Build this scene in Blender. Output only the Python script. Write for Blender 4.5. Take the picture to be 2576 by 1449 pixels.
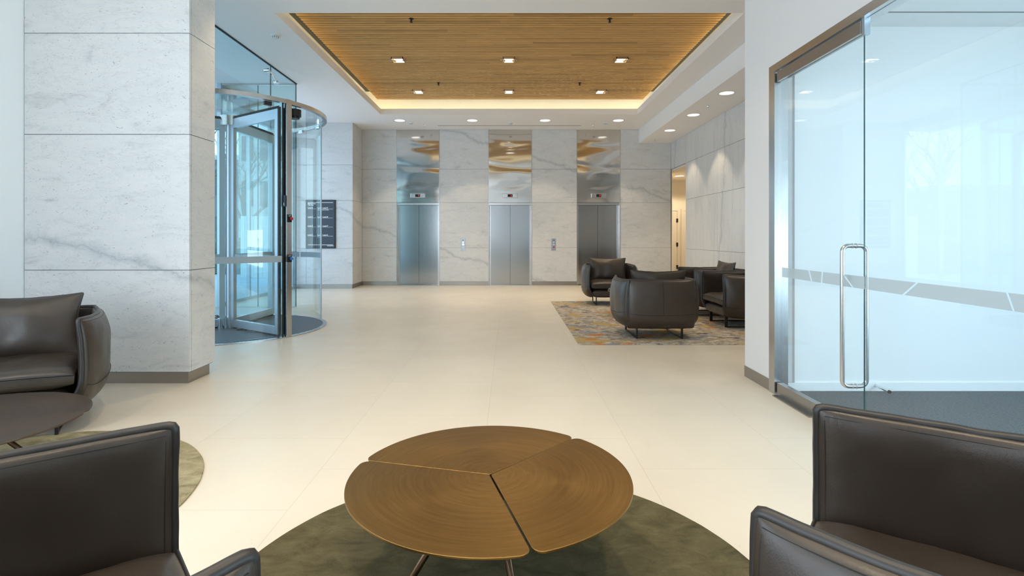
import bpy, bmesh, math, random
from mathutils import Vector, Matrix, noise
random.seed(7)
PI = math.pi
S = bpy.context.scene
C = S.collection
for o in list(bpy.data.objects):
    bpy.data.objects.remove(o)

# ------------------------------------------------------------------ camera
cam = bpy.data.cameras.new('camera')
cam.sensor_width = 36.0
cam.lens = 1350 / 2576 * 36.0
cam.shift_x = 8 / 2576
cam.shift_y = -(724.5 - 595) / 2576
cam.clip_start = 0.05
cam.clip_end = 300
co = bpy.data.objects.new('camera', cam)
co.location = (0, 0, 1.3)
co.rotation_euler = (PI / 2, 0, 0)
C.objects.link(co)
S.camera = co
S.view_settings.view_transform = 'Standard'
S.view_settings.look = 'None'
S.view_settings.exposure = 0.0
S.view_settings.gamma = 1.0
S.view_settings.use_curve_mapping = False
S.cycles.transparent_max_bounces = 40

# ------------------------------------------------------------------ sky
w = bpy.data.worlds.new('world')
S.world = w
w.use_nodes = True
nt = w.node_tree
nt.nodes.clear()
wo = nt.nodes.new('ShaderNodeOutputWorld')
wb = nt.nodes.new('ShaderNodeBackground')
tc = nt.nodes.new('ShaderNodeTexCoord')
sx = nt.nodes.new('ShaderNodeSeparateXYZ')
rp = nt.nodes.new('ShaderNodeValToRGB')
rp.color_ramp.elements[0].position = 0.0
rp.color_ramp.elements[0].color = (0.80, 0.92, 1.0, 1)
rp.color_ramp.elements[1].position = 0.7
rp.color_ramp.elements[1].color = (0.34, 0.58, 0.95, 1)
nt.links.new(tc.outputs['Generated'], sx.inputs[0])
nt.links.new(sx.outputs[2], rp.inputs[0])
nt.links.new(rp.outputs[0], wb.inputs[0])
wb.inputs[1].default_value = 2.7
nt.links.new(wb.outputs[0], wo.inputs[0])

WARM = (1.0, 0.81, 0.56)
DAY = (0.80, 0.91, 1.0)

def area(name, loc, rot, sx_, sy_, power, col):
    l = bpy.data.lights.new(name, 'AREA')
    l.shape = 'RECTANGLE'
    l.size = sx_
    l.size_y = sy_
    l.energy = power
    l.color = col
    o = bpy.data.objects.new(name, l)
    o.location = loc
    o.rotation_euler = rot
    C.objects.link(o)
    return o

# daylight coming in through the windows behind the camera, the left window and the glazed room's window
area('daylight_back_window', (-3.1, -2.45, 2.0), (PI / 2, 0, 0), 1.7, 2.8, 95, DAY)
area('daylight_left_window', (-4.18, 0.3, 2.0), (PI / 2, 0, -PI / 2), 3.6, 2.6, 85, (0.74, 0.88, 1.0))
area('daylight_meeting_room', (5.9, 0.2, 0.95), (PI / 2, 0, PI / 2), 4.4, 1.1, 165, (0.62, 0.87, 1.0))
area('daylight_entrance', (-5.3, 11.7, 2.0), (PI / 2, 0, -PI / 2), 3.0, 3.4, 30, (0.68, 0.84, 1.0))

def spot(name, loc, power, deg, blend=0.35, col=WARM, r=0.05, tilt=(0, 0, 0)):
    l = bpy.data.lights.new(name, 'SPOT')
    l.energy = power
    l.spot_size = math.radians(deg)
    l.spot_blend = blend
    l.color = col
    l.shadow_soft_size = r
    o = bpy.data.objects.new(name, l)
    o.location = loc
    o.rotation_euler = tilt
    C.objects.link(o)
    return o

# ------------------------------------------------------------------ materials
def mat(name, col, rough=0.5, metal=0.0, spec=0.5, emit=None, es=0.0, coat=0.0):
    m = bpy.data.materials.new(name)
    m.use_nodes = True
    b = m.node_tree.nodes['Principled BSDF']
    b.inputs['Base Color'].default_value = (*col, 1)
    b.inputs['Roughness'].default_value = rough
    b.inputs['Metallic'].default_value = metal
    b.inputs['Specular IOR Level'].default_value = spec
    if coat:
        b.inputs['Coat Weight'].default_value = coat
    if emit:
        b.inputs['Emission Color'].default_value = (*emit, 1)
        b.inputs['Emission Strength'].default_value = es
    return m

class NT:
    """tiny node helper"""
    def __init__(s, m):
        s.m = m
        s.t = m.node_tree
        s.b = s.t.nodes['Principled BSDF']
    def n(s, typ, **kw):
        nd = s.t.nodes.new('ShaderNode' + typ)
        for k, v in kw.items():
            setattr(nd, k, v)
        return nd
    def l(s, a, b):
        s.t.links.new(a, b)
    def pos(s):
        return s.n('NewGeometry').outputs['Position']
    def obj(s):
        return s.n('TexCoord').outputs['Object']
    def mapping(s, src, scale=(1, 1, 1), rot=(0, 0, 0), loc=(0, 0, 0)):
        q = s.n('Mapping')
        q.inputs['Scale'].default_value = scale
        q.inputs['Rotation'].default_value = rot
        q.inputs['Location'].default_value = loc
        s.l(src, q.inputs[0])
        return q.outputs[0]
    def noise(s, src, scale, detail=4, rough=0.5, dist=0.0):
        q = s.n('TexNoise')
        q.inputs['Scale'].default_value = scale
        q.inputs['Detail'].default_value = detail
        q.inputs['Roughness'].default_value = rough
        q.inputs['Distortion'].default_value = dist
        s.l(src, q.inputs['Vector'])
        return q.outputs['Fac']
    def ramp(s, src, stops, interp='LINEAR'):
        q = s.n('ValToRGB')
        cr = q.color_ramp
        cr.interpolation = interp
        while len(cr.elements) < len(stops):
            cr.elements.new(0.5)
        for e, (p, c) in zip(cr.elements, stops):
            e.position = p
            e.color = (*c, 1) if len(c) == 3 else c
        s.l(src, q.inputs[0])
        return q.outputs[0]
    def math(s, op, a, b=None, c=None):
        q = s.n('Math', operation=op)
        for i, v in enumerate((a, b, c)):
            if v is None:
                continue
            if isinstance(v, (int, float)):
                q.inputs[i].default_value = v
            else:
                s.l(v, q.inputs[i])
        return q.outputs[0]
    def mix(s, fac, a, b, typ='MIX'):
        q = s.n('MixRGB', blend_type=typ)
        for i, v in zip((0, 1, 2), (fac, a, b)):
            if isinstance(v, (int, float)):
                q.inputs[i].default_value = v
            elif isinstance(v, tuple):
                q.inputs[i].default_value = (*v, 1)
            else:
                s.l(v, q.inputs[i])
        return q.outputs[0]
    def bump(s, h, strength=0.2, dist=0.01):
        q = s.n('Bump')
        q.inputs['Strength'].default_value = strength
        q.inputs['Distance'].default_value = dist
        s.l(h, q.inputs['Height'])
        s.l(q.outputs[0], s.b.inputs['Normal'])
        return q

def make_marble(name, upright=False):
    m = mat(name, (0.7, 0.7, 0.7), 0.32)
    k = NT(m)
    p = k.pos()
    se = k.n('SeparateXYZ')
    k.l(p, se.inputs[0])
    big = k.noise(p, 1.1, 5, 0.6, 0.6)
    if upright:
        st = k.mapping(p, (2.2, 2.2, 0.35))
        along = k.math('ADD', k.math('MULTIPLY', se.outputs[1], 1.0), k.math('MULTIPLY', se.outputs[2], 0.12))
    else:
        st = k.mapping(p, (1.1, 1.1, 3.6), (0, -0.28, 0))
        along = k.math('ADD', se.outputs[2], k.math('MULTIPLY', k.math('ADD', se.outputs[0], se.outputs[1]), 0.30))
    streak = k.noise(st, 2.0, 7, 0.65, 1.0)
    col = k.ramp(streak, [(0.26, (0.50, 0.505, 0.51)), (0.42, (0.65, 0.655, 0.655)), (0.7, (0.70, 0.70, 0.695))])
    # fine flecks
    fl = k.noise(k.mapping(p, (9, 9, 20) if not upright else (20, 20, 5), (0, -0.35, 0)), 2.6, 6, 0.7, 2.2)
    flr = k.ramp(fl, [(0.34, (0.42, 0.43, 0.46)), (0.40, (1, 1, 1))])
    col = k.mix(0.95, col, flr, 'MULTIPLY')
    # thin crackle veins
    wv = k.noise(st, 1.1, 9, 0.68, 0.5)
    ridge = k.math('ABSOLUTE', k.math('SUBTRACT', wv, 0.5))
    rr = k.ramp(ridge, [(0.0, (0.72, 0.73, 0.75)), (0.012, (1, 1, 1))])
    col = k.mix(0.42, col, rr, 'MULTIPLY')
    # the large drifting vein
    v = k.math('ADD', along, k.math('MULTIPLY', k.math('SUBTRACT', big, 0.5), 0.5))
    v = k.math('ADD', v, k.math('MULTIPLY', k.math('SUBTRACT', k.noise(p, 6, 8, 0.7), 0.5), 0.16))
    pp = k.math('PINGPONG', k.math('ADD', v, 1.72), 1.6)
    vr = k.ramp(pp, [(0.0, (0.60, 0.63, 0.66)), (0.012, (0.78, 0.80, 0.82)), (0.045, (0.90, 0.91, 0.92)), (0.075, (1, 1, 1))])
    col = k.mix(0.8, col, vr, 'MULTIPLY')
    k.l(col, k.b.inputs['Base Color'])
    return m

M = {}
M['marble'] = make_marble('marble')
M['marble_up'] = make_marble('marble_upright', True)
M['joint'] = mat('joint_grey', (0.22, 0.22, 0.22), 0.8)
M['white'] = mat('white_paint', (0.82, 0.805, 0.80), 0.6, spec=0.3)
k = NT(M['white'])
k.bump(k.noise(k.pos(), 160, 2), 0.04, 0.001)
M['ceiling'] = mat('ceiling_paint', (0.88, 0.865, 0.85), 0.75, spec=0.2)
M['cream'] = mat('corridor_cream', (0.82, 0.76, 0.66), 0.6, spec=0.3)

# floor: pale limestone tiles
m = mat('limestone_tile', (0.7, 0.65, 0.57), 0.33)
k = NT(m)
p = k.pos()
br = k.n('TexBrick')
br.offset = 0.5
br.inputs['Color1'].default_value = (0.70, 0.635, 0.53, 1)
br.inputs['Color2'].default_value = (0.72, 0.655, 0.55, 1)
br.inputs['Mortar'].default_value = (0.60, 0.545, 0.455, 1)
br.inputs['Scale'].default_value = 1.0
br.inputs['Mortar Size'].default_value = 0.0022
br.inputs['Brick Width'].default_value = 0.9
br.inputs['Row Height'].default_value = 0.9
k.l(k.mapping(p, (1, 1, 1), (0, 0, PI / 2), (0.3, 0.15, 0)), br.inputs['Vector'])
cl = k.ramp(k.noise(p, 1.3, 8, 0.6, 0.6), [(0.3, (0.93, 0.93, 0.93)), (0.7, (1, 1, 1))])
sp = k.ramp(k.noise(p, 45, 3, 0.7), [(0.27, (0.72, 0.68, 0.62)), (0.33, (1, 1, 1))])
c_ = k.mix(1.0, br.outputs[0], cl, 'MULTIPLY')
c_ = k.mix(0.6, c_, sp, 'MULTIPLY')
k.l(c_, k.b.inputs['Base Color'])
k.l(k.ramp(k.noise(p, 3, 5), [(0.3, (0.28,) * 3), (0.7, (0.42,) * 3)]), k.b.inputs['Roughness'])
M['floor'] = m

def brushed(name, col, rough=0.28, scale=(2, 2, 220), amt=0.12):
    m = mat(name, col, rough, 1.0)
    k = NT(m)
    n_ = k.noise(k.mapping(k.obj(), scale), 3, 4, 0.6)
    if amt:
        k.bump(n_, amt, 0.002)
    k.l(k.ramp(n_, [(0.3, (rough * 0.9,) * 3), (0.7, (rough * 1.12,) * 3)]), k.b.inputs['Roughness'])
    return m

M['steel'] = brushed('brushed_steel', (0.56, 0.56, 0.56), 0.25, (400, 400, 4), 0.0)
M['steel_door'] = brushed('brushed_steel_lift', (0.42, 0.435, 0.45), 0.17, (120, 120, 0.8), 0.03)
M['steel_base'] = brushed('brushed_steel_skirting', (0.38, 0.355, 0.33), 0.33, (3, 3, 300), 0.03)
M['alu'] = mat('satin_aluminium', (0.50, 0.57, 0.64), 0.33, 0.9)
M['chrome'] = mat('chrome', (0.8, 0.8, 0.8), 0.08, 1.0)
m = mat('mirror_steel', (0.66, 0.65, 0.63), 0.09, 1.0)
k = NT(m)
nz = k.noise(k.mapping(k.obj(), (0.8, 1.0, 2.9)), 0.9, 1, 0.3, 0.3)
k.bump(nz, 0.45, 0.055)
M['mirror_steel'] = m

def glassy(name, tint, refl=1.0):
    m = bpy.data.materials.new(name)
    m.use_nodes = True
    t = m.node_tree
    t.nodes.clear()
    o = t.nodes.new('ShaderNodeOutputMaterial')
    mx = t.nodes.new('ShaderNodeMixShader')
    tr = t.nodes.new('ShaderNodeBsdfTransparent')
    tr.inputs[0].default_value = (*tint, 1)
    gl = t.nodes.new('ShaderNodeBsdfGlossy')
    gl.inputs['Roughness'].default_value = 0.0
    lw = t.nodes.new('ShaderNodeLayerWeight')
    lw.inputs[0].default_value = 0.5
    pw = t.nodes.new('ShaderNodeMath')
    pw.operation = 'POWER'
    pw.inputs[1].default_value = 4.0
    t.links.new(lw.outputs['Facing'], pw.inputs[0])
    mu = t.nodes.new('ShaderNodeMath')
    mu.operation = 'MULTIPLY_ADD'
    mu.inputs[1].default_value = 0.55 * refl
    mu.inputs[2].default_value = 0.035 * refl
    t.links.new(pw.outputs[0], mu.inputs[0])
    t.links.new(mu.outputs[0], mx.inputs[0])
    t.links.new(tr.outputs[0], mx.inputs[1])
    t.links.new(gl.outputs[0], mx.inputs[2])
    t.links.new(mx.outputs[0], o.inputs[0])
    return m
M['glass'] = glassy('clear_glass', (0.96, 0.985, 0.99))
M['glass_teal'] = glassy('teal_glass', (0.86, 0.95, 0.96), 1.1)
M['glass_drum'] = glassy('drum_glass', (0.93, 0.98, 0.98), 1.0)
M['glass_edge'] = mat('glass_edge', (0.02, 0.07, 0.065), 0.15)
M['frost'] = mat('frosted_film', (0.42, 0.50, 0.55), 0.55)
k = NT(M['frost'])
k.b.inputs['Transmission Weight'].default_value = 0.0
k.b.inputs['Alpha'].default_value = 0.86

def leather():
    m = mat('brown_leather', (0.050, 0.040, 0.033), 0.42, spec=0.6)
    k = NT(m)
    o_ = k.obj()
    vo = k.n('TexVoronoi')
    vo.inputs['Scale'].default_value = 260
    k.l(o_, vo.inputs['Vector'])
    crease = k.noise(o_, 9, 5, 0.6, 1.2)
    h = k.math('ADD', k.math('MULTIPLY', vo.outputs['Distance'], 0.10), k.math('MULTIPLY', crease, 0.9))
    k.bump(h, 0.22, 0.006)
    k.l(k.ramp(k.noise(o_, 3, 3), [(0.3, (0.033, 0.0235, 0.017)), (0.7, (0.044, 0.032, 0.0235))]), k.b.inputs['Base Color'])
    k.l(k.ramp(k.noise(o_, 5, 4), [(0.3, (0.31,) * 3), (0.7, (0.42,) * 3)]), k.b.inputs['Roughness'])
    return m
M['leather'] = leather()
M['piping'] = mat('leather_piping', (0.026, 0.023, 0.022), 0.42)
M['stitch'] = mat('stitching', (0.012, 0.011, 0.010), 0.7)
M['black'] = mat('black_metal', (0.015, 0.014, 0.013), 0.45, 0.3)
M['matblack'] = mat('matt_black', (0.01, 0.01, 0.01), 0.7)

# wood slats (grain along X)
m = mat('oak_slats', (0.3, 0.17, 0.07), 0.55, spec=0.3)
k = NT(m)
p = k.pos()
g = k.noise(k.mapping(p, (1.2, 40, 40)), 3, 6, 0.6, 0.3)
se = k.n('SeparateXYZ')
k.l(p, se.inputs[0])
row = k.math('FLOOR', k.math('DIVIDE', k.math('SUBTRACT', se.outputs[1], 6.9), 0.085))
wn = k.n('TexWhiteNoise')
wn.noise_dimensions = '2D'
cb = k.n('CombineXYZ')
k.l(k.math('FLOOR', k.math('ADD', k.math('DIVIDE', se.outputs[0], 1.7), k.math('MULTIPLY', row, 0.37))), cb.inputs[0])
k.l(row, cb.inputs[1])
k.l(cb.outputs[0], wn.inputs['Vector'])
tone = k.ramp(wn.outputs['Value'], [(0, (0.70, 0.70, 0.70)), (0.15, (0.9, 0.9, 0.9)), (1, (1.05, 1.05, 1.05))])
cc = k.ramp(g, [(0.25, (0.54, 0.305, 0.105)), (0.75, (0.77, 0.48, 0.185))])
k.l(k.mix(1.0, cc, tone, 'MULTIPLY'), k.b.inputs['Base Color'])
M['wood'] = m

# brass table top with turned, circular brushing
def brass(name, c1, c2, rough):
    m = mat(name, c1, rough, 1.0)
    k = NT(m)
    o_ = k.obj()
    se = k.n('SeparateXYZ')
    k.l(o_, se.inputs[0])
    r_ = k.math('SQRT', k.math('ADD', k.math('MULTIPLY', se.outputs[0], se.outputs[0]), k.math('MULTIPLY', se.outputs[1], se.outputs[1])))
    an = k.math('ARCTAN2', se.outputs[1], se.outputs[0])
    cb = k.n('CombineXYZ')
    k.l(k.math('MULTIPLY', r_, 26), cb.inputs[0])
    k.l(k.math('MULTIPLY', an, 0.55), cb.inputs[1])
    rings = k.noise(cb.outputs[0], 2.4, 9, 0.72, 0.0)
    col = k.ramp(rings, [(0.28, c2), (0.72, c1)])
    k.l(col, k.b.inputs['Base Color'])
    k.bump(rings, 0.16, 0.003)
    k.b.inputs['Anisotropic'].default_value = 0.25
    tn = k.n('Tangent')
    tn.direction_type = 'RADIAL'
    tn.axis = 'Z'
    k.l(tn.outputs[0], k.b.inputs['Tangent'])
    return m
M['brass'] = brass('antique_brass', (0.40, 0.245, 0.085), (0.25, 0.145, 0.042), 0.36)
M['bronze'] = brass('dark_bronze', (0.15, 0.105, 0.08), (0.10, 0.07, 0.05), 0.45)
M['brass_leg'] = mat('bronze_tube', (0.16, 0.10, 0.06), 0.35, 1.0)

def rugmat(name, dark, light):
    m = mat(name, dark, 0.9, spec=0.15)
    k = NT(m)
    p = k.pos()
    a = k.noise(k.mapping(p, (1, 1.6, 1)), 7, 9, 0.72, 0.6)
    b = k.noise(k.mapping(p, (60, 200, 60)), 3, 3, 0.6)
    v = k.math('ADD', k.math('MULTIPLY', a, 0.7), k.math('MULTIPLY', b, 0.3))
    k.l(k.ramp(v, [(0.36, dark), (0.5, tuple((x + y) / 2 for x, y in zip(dark, light))), (0.64, light)]), k.b.inputs['Base Color'])
    k.bump(k.math('ADD', b, a), 0.5, 0.006)
    return m
M['rug_olive'] = rugmat('olive_rug', (0.062, 0.052, 0.024), (0.155, 0.132, 0.070))
M['rug_sage'] = rugmat('sage_rug', (0.18, 0.155, 0.08), (0.47, 0.42, 0.27))

# patterned abstract rug
m = mat('abstract_rug', (0.4, 0.4, 0.4), 0.9, spec=0.1)
k = NT(m)
p = k.pos()
str_ = k.mapping(p, (4.2, 6.5, 1))
base = k.ramp(k.noise(str_, 1.9, 11, 0.86, 0.3), [(0.38, (0.08, 0.065, 0.06)), (0.46, (0.32, 0.27, 0.22)), (0.53, (0.50, 0.44, 0.36)), (0.60, (0.70, 0.65, 0.56))])
def patch(off, thr, col, base, sc=(1.5, 1.9, 1)):
    a = k.noise(k.mapping(p, sc, (0, 0, 0), (off, off * 1.7, off)), 1.7, 3, 0.55)
    b = k.noise(k.mapping(p, (10, 26, 1), (0, 0, 0), (off, 0, 0)), 2, 6, 0.8)
    v = k.math('ADD', k.math('MULTIPLY', a, 0.75), k.math('MULTIPLY', b, 0.25))
    f = k.ramp(v, [(thr, (0, 0, 0)), (thr + 0.03, (0.9, 0.9, 0.9))])
    return k.mix(f, base, col)
c_ = patch(3.1, 0.585, (0.20, 0.25, 0.31), base)
c_ = patch(9.7, 0.55, (0.46, 0.33, 0.12), c_)
c_ = patch(15.2, 0.585, (0.52, 0.20, 0.06), c_)
c_ = patch(22.9, 0.60, (0.05, 0.045, 0.09), c_)
k.l(c_, k.b.inputs['Base Color'])
k.bump(k.noise(p, 200, 2), 0.4, 0.003)
M['rug_abs'] = m

m = mat('grey_carpet', (0.12, 0.14, 0.16), 0.95, spec=0.1)
k = NT(m)
v = k.noise(k.mapping(k.pos(), (26, 60, 1)), 2, 8, 0.85)
k.l(k.ramp(v, [(0.36, (0.04, 0.048, 0.055)), (0.64, (0.22, 0.245, 0.265))]), k.b.inputs['Base Color'])
k.bump(v, 0.5, 0.004)
M['carpet'] = m

M['lamp'] = mat('lamp_lens', (0.9, 0.9, 0.9), 0.4, emit=(1.0, 0.93, 0.82), es=1.6)
M['lamp_hot'] = mat('lamp_bulb', (0.9, 0.9, 0.9), 0.4, emit=(1.0, 0.93, 0.80), es=9.0)
M['cove'] = mat('cove_led', (0.9, 0.9, 0.9), 0.4, emit=(1.0, 0.82, 0.46), es=8)
M['red_led'] = mat('red_digit', (0.4, 0.0, 0.0), 0.4, emit=(1.0, 0.02, 0.03), es=1.0)
M['plastic'] = mat('white_plastic', (0.75, 0.75, 0.74), 0.4)
M['red'] = mat('red_button', (0.55, 0.02, 0.03), 0.3)
M['blue'] = mat('blue_button', (0.02, 0.17, 0.55), 0.3)
M['navy'] = mat('navy_sign', (0.018, 0.032, 0.055), 0.3)
M['letter'] = mat('white_lettering', (0.85, 0.85, 0.85), 0.5)
M['stone_top'] = mat('grey_stone_top', (0.16, 0.16, 0.165), 0.3)
M['leaf'] = mat('dry_leaf', (0.22, 0.14, 0.09), 0.8)
M['bark'] = mat('bark', (0.12, 0.11, 0.10), 0.9)
M['paving'] = mat('outdoor_paving', (0.6, 0.63, 0.64), 0.6)
M['facade'] = mat('pale_facade', (0.55, 0.58, 0.56), 0.7)
M['facade_dark'] = mat('grey_facade', (0.16, 0.20, 0.22), 0.5)
M['pane'] = mat('distant_pane', (0.06, 0.10, 0.12), 0.1)
M['bright'] = mat('white_render', (0.85, 0.86, 0.85), 0.7)
m = mat('hedge_green', (0.06, 0.12, 0.06), 0.8)
k = NT(m)
k.l(k.ramp(k.noise(k.pos(), 6, 6, 0.7), [(0.35, (0.02, 0.045, 0.03)), (0.7, (0.14, 0.22, 0.13))]), k.b.inputs['Base Color'])
M['hedge'] = m

# entrance mat: dark blue-grey with fine light ribs
m = mat('ribbed_entrance_mat', (0.05, 0.07, 0.10), 0.6)
k = NT(m)
se = k.n('SeparateXYZ')
k.l(k.mapping(k.pos(), (1, 1, 1), (0, 0, math.radians(0))), se.inputs[0])
fr = k.math('FRACT', k.math('DIVIDE', k.math('ADD', se.outputs[0], 20.0), 0.036))
k.l(k.ramp(fr, [(0.0, (0.045, 0.062, 0.09)), (0.80, (0.045, 0.062, 0.09)), (0.84, (0.42, 0.45, 0.48)), (0.96, (0.42, 0.45, 0.48)), (1.0, (0.045, 0.062, 0.09))]), k.b.inputs['Base Color'])
M['mat'] = m

# ------------------------------------------------------------------ mesh helpers
class MB:
    def __init__(s):
        s.bm = bmesh.new()
    def box(s, x0, x1, y0, y1, z0, z1):
        vs = [s.bm.verts.new(q) for q in ((x0, y0, z0), (x1, y0, z0), (x1, y1, z0), (x0, y1, z0), (x0, y0, z1), (x1, y0, z1), (x1, y1, z1), (x0, y1, z1))]
        for f in ((3, 2, 1, 0), (4, 5, 6, 7), (0, 1, 5, 4), (1, 2, 6, 5), (2, 3, 7, 6), (3, 0, 4, 7)):
            s.bm.faces.new([vs[i] for i in f])
        return s
    def prism(s, pts, z0, z1):
        """polygon in XY (counter-clockwise) extruded from z0 to z1"""
        n_ = len(pts)
        a = [s.bm.verts.new((x, y, z0)) for x, y in pts]
        b = [s.bm.verts.new((x, y, z1)) for x, y in pts]
        s.bm.faces.new(a[::-1])
        s.bm.faces.new(b)
        for i in range(n_):
            j = (i + 1) % n_
            s.bm.faces.new((a[i], a[j], b[j], b[i]))
        return s
    def cyl(s, c, r, z0, z1, n_=32, r1=None):
        r1 = r if r1 is None else r1
        a = [s.bm.verts.new((c[0] + r * math.cos(2 * PI * i / n_), c[1] + r * math.sin(2 * PI * i / n_), z0)) for i in range(n_)]
        b = [s.bm.verts.new((c[0] + r1 * math.cos(2 * PI * i / n_), c[1] + r1 * math.sin(2 * PI * i / n_), z1)) for i in range(n_)]
        s.bm.faces.new(a[::-1])
        s.bm.faces.new(b)
        for i in range(n_):
            j = (i + 1) % n_
            s.bm.faces.new((a[i], a[j], b[j], b[i]))
        return s
    def lathe(s, c, prof, n_=32):
        """closed profile of (r,z) revolved"""
        rings = []
        for r, z in prof:
            rings.append([s.bm.verts.new((c[0] + r * math.cos(2 * PI * i / n_), c[1] + r * math.sin(2 * PI * i / n_), c[2] + z)) for i in range(n_)])
        m_ = len(rings)
        for a in range(m_):
            b = (a + 1) % m_
            for i in range(n_):
                j = (i + 1) % n_
                s.bm.faces.new((rings[a][i], rings[a][j], rings[b][j], rings[b][i]))
        return s
    def arc(s, c, r0, r1, a0, a1, z0, z1, n_=40):
        """curved wall: annular sector in degrees"""
        prev = None
        for i in range(n_ + 1):
            t = math.radians(a0 + (a1 - a0) * i / n_)
            q = [s.bm.verts.new((c[0] + r * math.cos(t), c[1] + r * math.sin(t), z)) for r, z in ((r0, z0), (r1, z0), (r1, z1), (r0, z1))]
            if prev:
                for e in range(4):
                    f = (e + 1) % 4
                    s.bm.faces.new((prev[e], q[e], q[f], prev[f]))
            else:
                s.bm.faces.new(q)
            prev = q
        s.bm.faces.new(prev[::-1])
        return s
    def tube(s, pts, r, n_=10, closed=False, radii=None):
        pts = [Vector(q) for q in pts]
        N = len(pts)
        rings = []
        up = None
        for i in range(N):
            if closed:
                d = pts[(i + 1) % N] - pts[i - 1]
            else:
                d = pts[min(i + 1, N - 1)] - pts[max(i - 1, 0)]
            if d.length < 1e-9:
                d = Vector((0, 0, 1))
            d.normalize()
            if up is None:
                up = d.orthogonal().normalized()
            up = (up - d * up.dot(d))
            if up.length < 1e-6:
                up = d.orthogonal()
            up.normalize()
            sd = d.cross(up)
            rr = radii[i] if radii else r
            rings.append([s.bm.verts.new(pts[i] + up * rr * math.cos(2 * PI * a / n_) + sd * rr * math.sin(2 * PI * a / n_)) for a in range(n_)])
        for i in range(N if closed else N - 1):
            A, B = rings[i], rings[(i + 1) % N]
            off = 0
            if closed and i == N - 1:
                off = min(range(n_), key=lambda o_: (A[0].co - B[o_].co).length)
            for a in range(n_):
                b = (a + 1) % n_
                s.bm.faces.new((A[a], A[b], B[(b + off) % n_], B[(a + off) % n_]))
        if not closed:
            s.bm.faces.new(rings[0][::-1])
            s.bm.faces.new(rings[-1])
        return s
    def quad(s, a, b, c, d):
        s.bm.faces.new([s.bm.verts.new(q) for q in (a, b, c, d)])
        return s
    def build(s, name, m_, parent=None, smooth=False, loc=None, bevel=0.0, rot=None):
        bmesh.ops.recalc_face_normals(s.bm, faces=s.bm.faces)
        if loc is not None:
            bmesh.ops.translate(s.bm, verts=s.bm.verts, vec=-Vector(loc))
        me = bpy.data.meshes.new(name)
        s.bm.to_mesh(me)
        s.bm.free()
        me.materials.append(m_)
        if smooth:
            for p_ in me.polygons:
                p_.use_smooth = True
            if smooth == 'auto':
                me.shade_smooth_by_angle = None if False else getattr(me, 'shade_smooth_by_angle', None) if False else None
        o = bpy.data.objects.new(name, me)
        C.objects.link(o)
        if loc is not None:
            o.location = loc
        if parent:
            o.parent = parent
        if bevel:
            b = o.modifiers.new('bevel', 'BEVEL')
            b.width = bevel
            b.segments = 3
            b.limit_method = 'ANGLE'
        return o

def sharp(o, deg=35):
    """smooth shading with sharp edges kept"""
    me = o.data
    bm = bmesh.new()
    bm.from_mesh(me)
    for e in bm.edges:
        if len(e.link_faces) == 2 and e.calc_face_angle(0) > math.radians(deg):
            e.smooth = False
    for f in bm.faces:
        f.smooth = True
    bm.to_mesh(me)
    bm.free()
    return o

def tag(o, label=None, cat=None, group=None, kind=None):
    if label:
        o['label'] = label
    if cat:
        o['category'] = cat
    if group:
        o['group'] = group
    if kind:
        o['kind'] = kind
    return o

def struct(o):
    o['kind'] = 'structure'
    return o

def empty(name, loc, label, cat, group=None, rz=0.0):
    o = bpy.data.objects.new(name, None)
    o.empty_display_size = 0.1
    o.location = loc
    o.rotation_euler = (0, 0, rz)
    C.objects.link(o)
    return tag(o, label, cat, group)

def dup(root, loc, rz=0.0, label=None, group=None):
    r = root.copy()
    C.objects.link(r)
    r.location = loc
    r.rotation_euler = (0, 0, rz)
    if label:
        r['label'] = label
    if group:
        r['group'] = group
    for ch in list(root.children):
        c = ch.copy()
        C.objects.link(c)
        c.parent = r
        for g_ in ch.children:
            d = g_.copy()
            C.objects.link(d)
            d.parent = c
    return r

def text_mesh(mb, s_, size, origin, right, up, depth_n, align='LEFT', bold=0.0):
    """lettering as mesh laid on a plane; origin = baseline start"""
    cu = bpy.data.curves.new('t', 'FONT')
    cu.body = s_
    cu.size = size
    cu.align_x = align
    cu.offset = bold
    cu.resolution_u = 2
    ob = bpy.data.objects.new('t', cu)
    C.objects.link(ob)
    dg = bpy.context.evaluated_depsgraph_get()
    dg.update()
    me = bpy.data.meshes.new_from_object(ob.evaluated_get(dg))
    vs = []
    for v in me.vertices:
        vs.append(mb.bm.verts.new(Vector(origin) + Vector(right) * v.co.x + Vector(up) * v.co.y + Vector(depth_n) * 0.0015))
    for p_ in me.polygons:
        try:
            mb.bm.faces.new([vs[i] for i in p_.vertices])
        except ValueError:
            pass
    bpy.data.objects.remove(ob)
    bpy.data.curves.remove(cu)
    bpy.data.meshes.remove(me)

# ------------------------------------------------------------------ key dimensions
H = 4.14            # main ceiling
YR = 14.27          # lift wall
XL = -3.9           # left return
XG = -3.95          # entrance glazing plane
XR = 4.31           # right marble wall
XW = 2.2            # white wall and glass door plane
JZ = [0.106, 1.004, 2.20, 3.09, H]   # marble courses
G = 0.006

# ------------------------------------------------------------------ floor
mb = MB()
mb.box(XG, 7.2, -2.7, 17.2, -0.12, 0.0)
mb.box(-4.5, XG, -2.7, 5.2, -0.12, 0.0)
mb.box(-5.45, XG, 9.96, 14.4, -0.12, 0.0)
struct(mb.build('floor', M['floor']))
mb = MB()
mb.box(-60, -4.5, -2.7, 5.2, -0.14, -0.02)
mb.box(-60, XG, 5.2, 9.96, -0.14, -0.02)
mb.box(-60, -5.45, 9.96, 60, -0.14, -0.02)
o = mb.build('pavement', M['paving'])
struct(o)
# carpet of the glazed room
mb = MB()
mb.box(XW + 0.06, 5.98, -2.48, 4.48, 0.0, 0.008)
o = mb.build('carpet', M['carpet'])
tag(o, 'dark blue-grey textured carpet covering the floor behind the glass door', 'carpet')

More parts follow.
